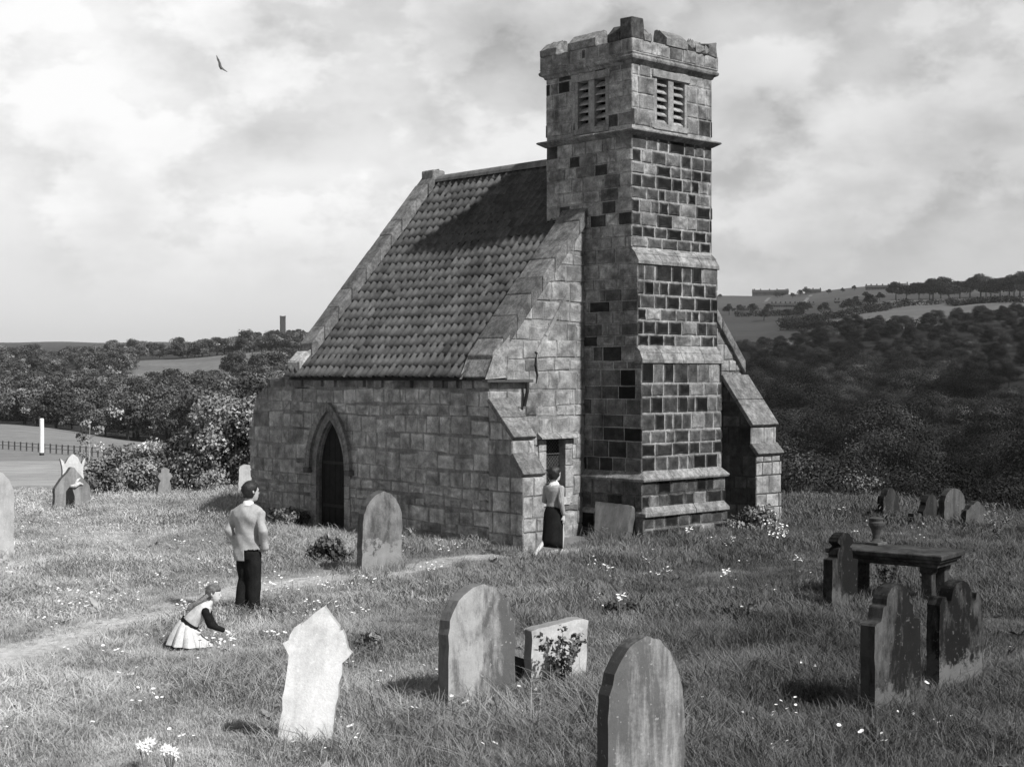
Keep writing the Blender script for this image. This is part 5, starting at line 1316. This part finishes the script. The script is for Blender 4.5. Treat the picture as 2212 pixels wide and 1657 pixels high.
# --- woman walking away towards the tower
fx, fy = flat(1197, 1216)
wom = empty('person', (fx, fy, zf(fx, fy)), R(-38), label='woman walking past the chapel in a ribbed cardigan and long black skirt', cat='person')
HC = Vector((0.0, .03, 1.50)); HY_ = R(-12)
b_ = MB()
b_.loft([((0, 0, .80), .12, .09), ((0, 0, .90), .135, .10), ((0, 0, 1.02), .105, .08), ((0, 0, 1.15), .125, .095), ((0, 0, 1.26), .14, .09), ((0, 0, 1.315), .11, .07), ((0, .0, 1.34), .055, .055), ((0, .015, 1.43), .045, .05)], .62)
MH = head(b_, HC, HY_, 1.02, .62)
limb(b_, [(.15, 0, 1.27), (.19, -.06, 1.03), (.21, -.02, .80)], [.035, .03, .022], .62); hand(b_, (.21, -.02, .80), (.03, .12, -1), (-1, .1, 0), 1, .62, .9, .35)
limb(b_, [(-.15, 0, 1.27), (-.19, .0, 1.03), (-.14, .18, .95)], [.035, .03, .022], .62); hand(b_, (-.14, .18, .95), (.3, 1, .2), (1, 0, 0), -1, .62, .9, .5)
limb(b_, [(.08, .02, .80), (.07, .12, .45), (.06, .10, .08)], [.075, .052, .034], .75); b_.tube([(.06, .08, .04), (.06, .17, .03), (.06, .24, .02)], [.03, .03, .02], 8, .7)
limb(b_, [(-.08, -.0, .80), (-.07, -.10, .42), (-.10, -.36, .20)], [.075, .052, .034], .75); b_.tube([(-.10, -.37, .19), (-.10, -.40, .10), (-.10, -.40, .03)], [.03, .032, .022], 8, .7)
remesh(b_, .008, 'body', M_SKIN, wom, 2); eyes(MH, 1.02, wom)
hair(HC, HY_, 1.05, wom, .025, 1.18, -.085, 8, .012)
c_ = MB()
c_.loft([((0, 0, .86), .165, .125), ((0, 0, .95), .15, .115), ((0, 0, 1.02), .125, .10), ((0, 0, 1.12), .14, .108), ((0, -.005, 1.22), .162, .118), ((0, -.005, 1.285), .165, .105), ((0, 0, 1.325), .10, .08), ((0, 0, 1.345), .065, .062)], .36, n=24)
limb(c_, [(.155, -.005, 1.275), (.20, -.07, 1.03), (.215, -.025, .83)], [.058, .048, .036], .36); limb(c_, [(-.155, -.005, 1.275), (-.20, -.01, 1.03), (-.145, .16, .955)], [.058, .048, .036], .36)
remesh(c_, .010, 'cardigan', M_CLOTH, wom, 4, lambda co: .0022 * np.sin(np.arctan2(co[:, 1], co[:, 0]) * 46))
sk = MB(); n = 40; vs = []; prof_ = [(.99, .13, .10), (.93, .150, .12), (.84, .175, .15), (.72, .18, .16), (.55, .175, .17), (.36, .18, .185), (.25, .182, .192), (.252, .172, .18)]
for z, rx, ry in prof_:
    for k in range(n):
        a = 2 * math.pi * k / n; f = 1 + .03 * math.sin(a * 6) * (1 - z) * 1.4; vs.append((math.cos(a) * rx * f, math.sin(a) * ry * f - (.98 - z) * .08, z - .03 * math.sin(a) * (z < .5)))
sk.add(vs, [(i*n+k, i*n+(k+1) % n, (i+1)*n+(k+1) % n, (i+1)*n+k) for i in range(len(prof_)-1) for k in range(n)], .018); sk.obj('skirt', M_DARKCLOTH, wom, smooth=True)
cr = MB(); n = 20; vs = []
for zz, r1, r2 in ((1.305, .105, .10), (1.33, .088, .085), (1.37, .062, .062), (1.372, .056, .056)):
    for k in range(n): a = 2 * math.pi * k / n; vs.append((math.cos(a) * r1, math.sin(a) * r2, zz + .01 * math.cos(a * 2)))
cr.add(vs, [(i*n+k, i*n+(k+1) % n, (i+1)*n+(k+1) % n, (i+1)*n+k) for i in range(3) for k in range(n)], .85); cr.obj('collar', M_CLOTH, wom, smooth=True)
for (a, b2, c2) in (((.06, .06, .03), (.06, .16, .025), (.06, .25, .02)), ((-.10, -.41, .14), (-.10, -.42, .07), (-.10, -.40, .01))):
    s_ = MB(); s_.tube([a, b2, c2], [.038, .042, .026], 10, .35); s_.obj('shoe', M_HAIR, wom, smooth=True)

# --- girl crouching to pick a flower, seen from her right side; local +y is the way she faces
fx, fy = flat(425, 1394)
girl = empty('person', (fx, fy, zf(fx, fy)), R(-82), label='small girl in a pale pleated frock stooping to pick flowers', cat='person')
HC = Vector((0, .195, .640)); HY_ = R(-8); SG = .84
b_ = MB()
tilt = lambda a: Matrix.Rotation(a, 3, 'X')
b_.loft([((0, -.10, .22), .11, .10), ((0, -.06, .30), .10, .085, tilt(-.6)), ((0, .02, .40), .10, .08, tilt(-.8)), ((0, .09, .47), .10, .07, tilt(-.8)), ((0, .13, .51), .06, .05, tilt(-.8)), ((0, .165, .56), .038, .04, tilt(-.5))], .7)
MH = head(b_, HC, HY_, SG, .7, R(-8))
for sg in (-1, 1):
    sh = Vector((sg * .105, .105, .465)); el_ = Vector((sg * .13, .16, .29)); wr = Vector((sg * .06, .33, .205)) if sg > 0 else Vector((-.07, .24, .22))
    limb(b_, [sh, el_, wr], [.028, .024, .018], .7); hand(b_, wr, (-.1 * sg, 1, -.35), (0, -.2, -1), sg, .7, .66, .6)
    limb(b_, [(sg * .07, -.11, .22), (sg * .09, .02, .20), (sg * .08, -.13, .07)], [.055, .045, .03], .7); b_.tube([(sg * .08, -.15, .03), (sg * .08, -.08, .025), (sg * .08, -.02, .02)], [.022, .025, .018], 8, .7)
remesh(b_, .007, 'body', M_SKIN, girl, 2); eyes(MH, SG, girl)
hair(HC, HY_, SG * 1.02, girl, .13, 1.06, -.085, 5, .008, R(-8), .038)
for sg in (-1, 1):
    mb = MB(); mb.tube([(sg * .05, .13, .63), (sg * .06, .06, .575), (sg * .065, -.01, .53), (sg * .07, -.07, .485), (sg * .07, -.12, .455)], [.022, .024, .018, .022, .010], 8, .20); mb.obj('braid', M_HAIR, girl, smooth=True)
f_ = MB()
f_.loft([((0, -.075, .300), .125, .105, tilt(-.65)), ((0, -.03, .36), .125, .105, tilt(-.75)), ((0, .04, .43), .13, .10, tilt(-.85)), ((0, .10, .475), .125, .085, tilt(-.85)), ((0, .135, .51), .07, .06, tilt(-.8))], .66, n=24)
remesh(f_, .008, 'bodice', M_CLOTH, girl, 3, folds(.003, 40, 20))
for sg in (-1, 1):
    s_ = MB(); sh = Vector((sg * .11, .10, .46)); el_ = Vector((sg * .14, .16, .285)); wr = (Vector((sg * .065, .315, .215)) if sg > 0 else Vector((-.075, .225, .225)))
    limb(s_, [sh, el_, wr], [.050, .042, .030], .02); remesh(s_, .007, 'sleeve', M_DARKCLOTH, girl, 3, folds(.002, 60, 20))
n = 120; vs = []; sk = MB(); N_ = 9
top_c = Vector((0, -.095, .285)); bot_c = Vector((0, -.075, .045))
for i in range(N_):
    t_ = i / (N_ - 1); c0 = top_c.lerp(bot_c, t_); rx = .125 + .13 * t_ ** .8; ry = .105 + .155 * t_ ** .8; tl = tilt(-.62 * (1 - t_) - .06 * t_)
    for k in range(n):
        a = 2 * math.pi * k / n; f = 1 + .24 * (.25 + .75 * t_) * (abs((k * 10 / n * 2) % 2 - 1) ** .6 - .5)
        vs.append(c0 + tl @ Vector((math.cos(a) * rx * f, math.sin(a) * ry * f, 0)))
sk.add(vs, [(i*n+k, i*n+(k+1) % n, (i+1)*n+(k+1) % n, (i+1)*n+k) for i in range(N_-1) for k in range(n)], .66); so_ = sk.obj('pleated_skirt', M_CLOTH, girl); 
sl = so_.modifiers.new('cloth', 'SOLIDIFY'); sl.thickness = .005
bl = MB(); n = 28; vs = []
for zz, k_ in ((-.028, 1.04), (-.028, 1.08), (.022, 1.09), (.022, 1.04)):
    for k in range(n): a = 2 * math.pi * k / n; vs.append(Vector((0, -.085, .297)) + tilt(-.65) @ Vector((math.cos(a) * .125 * k_, math.sin(a) * .107 * k_, zz)))
bl.add(vs, [(i*n+k, i*n+(k+1) % n, ((i+1) % 4)*n+(k+1) % n, ((i+1) % 4)*n+k) for i in range(4) for k in range(n)], .02); bl.obj('belt', M_DARKCLOTH, girl)
for sg in (-1, 1):
    s_ = MB(); s_.loft([((sg * .08, -.26, 0), .035, .08), ((sg * .08, -.26, .03), .037, .085), ((sg * .08, -.28, .06), .03, .055)], .02, n=12); s_.obj('shoe', M_HAIR, girl, smooth=True)

# --- swallow in the air
bq = Vector(((476 - CX) / FD * 24, 24, EYE + (HY - 143) / FD * 24))
bird = empty('swallow', bq, 0, label='dark swallow with swept wings flying high on the left', cat='bird'); mb = MB()
mb.tube([(-.02, 0, .10), (-.008, 0, .05), (.0, 0, .0), (.012, .0, -.04), (.02, 0, -.07)], [.004, .018, .024, .018, .004], 10, .10)
mb.tube([(-.02, 0, .09), (-.028, 0, .115)], [.012, .003], 8, .10)
for pts in ([(-.01, .0, .05), (-.04, .01, .11), (-.06, .015, .17)], [(.01, 0, -.02), (.06, -.02, -.07), (.125, -.04, -.11)]):
    for a, b2, wa, wb in ((0, 1, .030, .024), (1, 2, .024, .003)):
        p, q_ = Vector(pts[a]), Vector(pts[b2]); wv_ = Vector((.35, .8, .3)).normalized() * .9
        vs = [p - wv_ * wa, p + wv_ * wa, q_ + wv_ * wb, q_ - wv_ * wb]; up_ = Vector((.3, -.3, .2)).normalized() * .004
        mb.add([v - up_ for v in vs] + [v + up_ for v in vs], [(0,1,2,3),(7,6,5,4),(0,4,5,1),(1,5,6,2),(2,6,7,3),(3,7,4,0)], .10)
mb.obj('body', M_HAIR, bird, smooth=False)
# ============================================================ meadow grass
m_, gg, b = material('grass_blades'); b.inputs['Roughness'].default_value = .55; b.inputs['Specular IOR Level'].default_value = .25
at = gg.node('ShaderNodeAttribute', attribute_name='Tone'); pos = gg.node('ShaderNodeNewGeometry').outputs['Position']
oi = gg.node('ShaderNodeObjectInfo')
sx_ = gg.node('ShaderNodeSeparateXYZ'); gg.l.new(pos, sx_.inputs[0])
n1_ = gg.noise(pos, .45, 5, .62); n2_ = gg.noise(pos, 2.2, 4, .6)
base_ = gg.ramp(gg.m('DIVIDE', sx_.outputs[0], gg.m('MAXIMUM', sx_.outputs[1], 5.0)), -.34, .16, .52, .12, False)  # exposure falloff from left to right put into the grass colour
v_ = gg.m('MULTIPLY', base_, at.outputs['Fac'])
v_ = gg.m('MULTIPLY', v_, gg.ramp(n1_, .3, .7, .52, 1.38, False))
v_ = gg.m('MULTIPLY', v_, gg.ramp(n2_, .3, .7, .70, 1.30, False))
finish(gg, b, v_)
M_GRASS = m_
def tuft(seed, n, rad, hmin, hmax, wd, bend):
    rs = np.random.RandomState(seed)
    a = rs.uniform(0, 6.28, n); r = rad * np.sqrt(rs.random(n)); x, y = r * np.cos(a), r * np.sin(a)
    h = rs.uniform(hmin, hmax, n); da = rs.uniform(0, 6.28, n); bd = bend * h * rs.uniform(.2, 1.3, n)
    wx, wy = -np.sin(da + rs.normal(0, .5, n)) * wd, np.cos(da + rs.normal(0, .5, n)) * wd
    V = []
    for (t, wf) in ((0, 1), (.5, .8), (.85, .45), (1.0, .06)):
        cx, cy, cz = x + np.cos(da) * bd * t * t, y + np.sin(da) * bd * t * t, h * t * (1 - .25 * bend * t)
        V.append(np.stack([cx - wx * wf, cy - wy * wf, cz], -1)); V.append(np.stack([cx + wx * wf, cy + wy * wf, cz], -1))
    V = np.stack(V, 1).reshape(-1, 3)
    V[:, 2] -= .015
    F = []
    base = np.arange(n)[:, None] * 8
    for s_ in range(3): F.append(base + np.array([[2*s_, 2*s_+1, 2*s_+3, 2*s_+2]]))
    F = np.concatenate(F, 0)
    tn = np.repeat(rs.uniform(.75, 1.25, n), 8).reshape(n, 8) * np.array([.85, .85, .97, .97, 1.03, 1.03, 1.12, 1.12])
    return np_mesh('tuft', V, F, tn.ravel(), M_GRASS)
tufts = [tuft(i, 70, .20, .03, .10, .0024, .8) for i in range(4)] + [tuft(10 + i, 64, .21, .06, .19, .0027, 1.0) for i in range(4)] + [tuft(20 + i, 90, .42, .03, .085, .0045, .9) for i in range(3)] + [tuft(30 + i, 34, .14, .12, .32, .0030, 1.0) for i in range(2)]
def rosette(seed, n, rad, tone):
    rs = np.random.RandomState(seed); V = []; T = []
    for i in range(n):
        a = rs.uniform(0, 6.28); l = rad * rs.uniform(.5, 1.1); w = l * rs.uniform(.13, .22); up = rs.uniform(.3, 1.1) * l; c, s = math.cos(a), math.sin(a)
        for (t0, t1) in ((.1, .5), (.5, .8), (.8, 1.0)):
            def q(t): 
                ww = w * math.sin(math.pi * min(.97, t * .9 + .08)); z = up * t - up * .5 * t * t + .02
                return [(l * t * c - ww * s, l * t * s + ww * c, z), (l * t * c + ww * s, l * t * s - ww * c, z)]
            A, B = q(t0), q(t1); V += [A[0], A[1], B[1], B[0]]; T += [tone * rs.uniform(.8, 1.2)] * 4
    return np_mesh('rosette', np.array(V), np.arange(len(V)).reshape(-1, 4), np.array(T), M_GRASS)
tufts += [rosette(60 + i, 14 + 3 * i, .11 + .03 * i, .85) for i in range(3)]
rs = np.random.RandomState(99)
def vnoise(X, Y, s, ph=0):
    return .5 + .25 * (np.sin(X * s + 1.7 * np.sin(Y * s * .7 + ph)) + np.sin(Y * s * 1.13 + 1.3 * np.sin(X * s * .9 + ph * 2)))
def field(n, r0, r1, kinds, smin, smax, am=27):
    a = np.radians(rs.uniform(-am, am, n)); r = np.sqrt(rs.uniform(r0 ** 2, r1 ** 2, n))
    X, Y = r * np.sin(a), r * np.cos(a)
    lx, ly = to_local(X, Y)
    ok = ~((lx > -.02) & (lx < WD) & (ly > .0) & (ly < 8.7)) & ~((lx > TW0 - .08) & (lx < TW1 + .1) & (ly > -.72) & (ly < 1)) 
    pd = path_dist(X, Y)
    lush0 = vnoise(X, Y, 1.6, 5) * .5 + vnoise(X, Y, 3.7, 1) * .5
    keep = rs.random(n) < np.where(pd < .42, .8, np.clip(.25 + 1.1 * lush0, 0, 1))
    X, Y, pd = X[ok & keep], Y[ok & keep], pd[ok & keep]
    k = len(X); lush = vnoise(X, Y, .9) * .6 + vnoise(X, Y, 2.3, 2) * .4
    idx = np.array(kinds)[rs.randint(0, len(kinds), k)]
    if 4 in kinds: idx = np.where(lush < .45, rs.randint(0, 4, k), idx)
    s = rs.uniform(smin, smax, k) * (.55 + .95 * lush)
    s = np.where(pd < .75, s * np.clip(.35 + .65 * pd / .75, .35, 1), s)
    gd = np.hypot(X - girl.location.x, Y - girl.location.y + .25); s = s * np.clip(gd / .9, .35, 1)
    lz = np.where(pd < .42, .35, 1.0) * np.interp(np.degrees(np.arctan2(X, Y)), [-16, 2], [.62, 1.05])
    idx = np.where((pd < .6) & (idx < 8), idx % 4, idx)
    pts = np.stack([X, Y, gz(X, Y)], -1)
    rot = np.stack([rs.normal(0, .16, k), rs.normal(0, .16, k), rs.uniform(0, 6.28, k)], -1)
    scl = np.stack([s, s, s * lz], -1)
    return pts, rot, scl, idx
def round_stones():
    X, Y = [], []
    for (x, y, w, yw) in STONES:
        for i in range(26):
            t = rf0.uniform(-1, 1) * (w + .08); o_ = rf0.choice((-1, 1, -1)) * rf0.uniform(.09, .22); a = R(yw)
            X.append(x + t * math.cos(a) - o_ * -math.sin(a) * -1); Y.append(y + t * math.sin(a) + o_ * math.cos(a))
    X, Y = np.array(X), np.array(Y); k = len(X); s = rs.uniform(.8, 1.35, k)
    return np.stack([X, Y, gz(X, Y)], -1), np.stack([rs.normal(0, .2, k), rs.normal(0, .2, k), rs.uniform(0, 6.28, k)], -1), np.stack([s, s, s * 1.15], -1), rs.choice([4, 5, 6, 7, 11], k)
rf0 = random.Random(5)
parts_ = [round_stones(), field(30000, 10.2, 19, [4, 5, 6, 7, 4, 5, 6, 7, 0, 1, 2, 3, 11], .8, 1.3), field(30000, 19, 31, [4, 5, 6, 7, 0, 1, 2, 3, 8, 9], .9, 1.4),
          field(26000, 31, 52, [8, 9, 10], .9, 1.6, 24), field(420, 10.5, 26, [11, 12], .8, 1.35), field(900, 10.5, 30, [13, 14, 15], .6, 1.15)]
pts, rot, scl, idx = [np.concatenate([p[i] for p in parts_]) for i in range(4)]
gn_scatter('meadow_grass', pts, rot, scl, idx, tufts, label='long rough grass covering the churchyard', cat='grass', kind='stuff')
# daisies and cow parsley heads
m_, gg, b = material('petals'); finish(gg, b, .85); M_PETAL = m_
def flower(seed, n, rad, h0, h1, fr):
    r = random.Random(seed); mb = MB()
    for i in range(n):
        a = r.uniform(0, 6.28); q_ = rad * math.sqrt(r.random()); x, y, z = q_ * math.cos(a), q_ * math.sin(a), r.uniform(h0, h1)
        t = Vector((r.uniform(-.4, .4), r.uniform(-.8, .1), 1)).normalized(); u_ = t.orthogonal().normalized(); w_ = t.cross(u_)
        c = Vector((x, y, z)); vs = [c - t * fr * .25]
        for k in range(6): vs.append(c + (u_ * math.cos(k * 1.047) + w_ * math.sin(k * 1.047)) * fr * r.uniform(.75, 1.1))
        mb.add(vs, [(0, k + 1, (k + 1) % 6 + 1) for k in range(6)], 1)
        mb.tube([(x, y, 0), (x, y, z - fr * .2)], .002, 3, 1.0, 1)
    return mb.mesh('flower', [M_PETAL, M_GRASS])
fl = [flower(i, 3, .12, .10, .18, .017) for i in range(3)] + [flower(5 + i, 9, .09, .24, .34, .020) for i in range(3)] 
P_, I_ = [], []
rf = random.Random(17)
def fpatch(n, x0, x1, y0, y1, kinds, cl=6):
    while n > 0:
        cx, cy = rf.uniform(x0, x1), rf.uniform(y0, y1)
        for j in range(rf.randint(1, cl)):
            X, Y = flat(cx + rf.gauss(0, 9), cy + rf.gauss(0, 4)); lx, ly = to_local(X, Y)
            if -.1 < lx < WD and -.7 < ly < 8.8: continue
            P_.append((X, Y, zf(X, Y))); I_.append(rf.choice(kinds)); n -= 1
fpatch(150, 0, 640, 1230, 1420, [0, 1, 2]); fpatch(60, 560, 800, 1240, 1350, [0, 1, 2]); fpatch(120, 0, 500, 1085, 1240, [0, 1, 2]); fpatch(45, 700, 1000, 1170, 1290, [0, 1, 2])
fpatch(60, 1250, 1740, 1190, 1360, [0, 1, 2, 2, 5], 3); fpatch(10, 1560, 1760, 1150, 1240, [3, 4, 5, 0], 3); fpatch(40, 1720, 2212, 1110, 1180, [0, 1, 2], 5)
fpatch(40, 0, 1200, 1420, 1650, [0, 1, 2], 2); fpatch(30, 1200, 2200, 1400, 1650, [0, 1], 1); fpatch(8, 1590, 1680, 1120, 1150, [3, 4, 5], 6)
gn_scatter('wildflowers', P_, [(0, 0, rf.uniform(0, 6.28)) for _ in P_], [(s_, s_, s_) for s_ in (rf.uniform(.8, 1.3) for _ in P_)], I_, fl, label='small white daisies and cow parsley scattered through the grass', cat='wildflowers', kind='stuff')
def bloom(x, y, label, seed, n=5, group=None):
    X, Y = flat(x, y); e_ = empty('white_flowers', (X, Y, zf(X, Y)), 0, label=label, cat='flowers', group=group); r = random.Random(seed)
    for i in range(n):
        a = r.uniform(0, 6.28); q_ = .06 * math.sqrt(r.random()); x_, y_, z_ = q_ * math.cos(a), q_ * math.sin(a), r.uniform(.17, .25)
        mb = MB(); c = Vector((x_, y_, z_)); t = Vector((r.uniform(-.6, .6), -1, .6)).normalized(); u_ = t.orthogonal().normalized(); w_ = t.cross(u_)
        for k in range(6):
            an = k * 1.047; d_ = u_ * math.cos(an) + w_ * math.sin(an); s_ = u_ * math.cos(an + 1.57) + w_ * math.sin(an + 1.57)
            mb.add([c, c + d_ * .024 + s_ * .011 + t * .006, c + d_ * .046 + t * .002, c + d_ * .024 - s_ * .011 + t * .006], [(0, 1, 2, 3)], 1)
        mb.tube([c + t * .002, c + t * .016], [.008, .010], 6, 1)
        mb.obj('petals', M_PETAL, e_)
    mb = MB()
    for i in range(n): a = r.uniform(0, 6.28); mb.tube([(0, 0, 0), (.03 * math.cos(a), .03 * math.sin(a), .1), (.05 * math.cos(a), .05 * math.sin(a), .17)], .004, 4, .4)
    mb.obj('stem', M_GRASS, e_)
bloom(314, 1672, 'left of the two white flower clusters at the bottom edge', 1, 7); bloom(366, 1680, 'right of the two white flower clusters at the bottom edge', 2, 8)

# ============================================================ air
m_ = bpy.data.materials.new('haze'); m_.use_nodes = True; nt = m_.node_tree; nt.nodes.clear()
vo = nt.nodes.new('ShaderNodeVolumePrincipled'); vo.inputs['Density'].default_value = .00009; vo.inputs['Color'].default_value = (.9, .9, .9, 1); vo.inputs['Anisotropy'].default_value = .2
mo = nt.nodes.new('ShaderNodeOutputMaterial'); nt.links.new(vo.outputs[0], mo.inputs['Volume'])
mb = MB(); mb.box((-5300, -5300, -26), (5300, 5300, 150)); tag(mb.obj('haze', m_), kind='stuff')
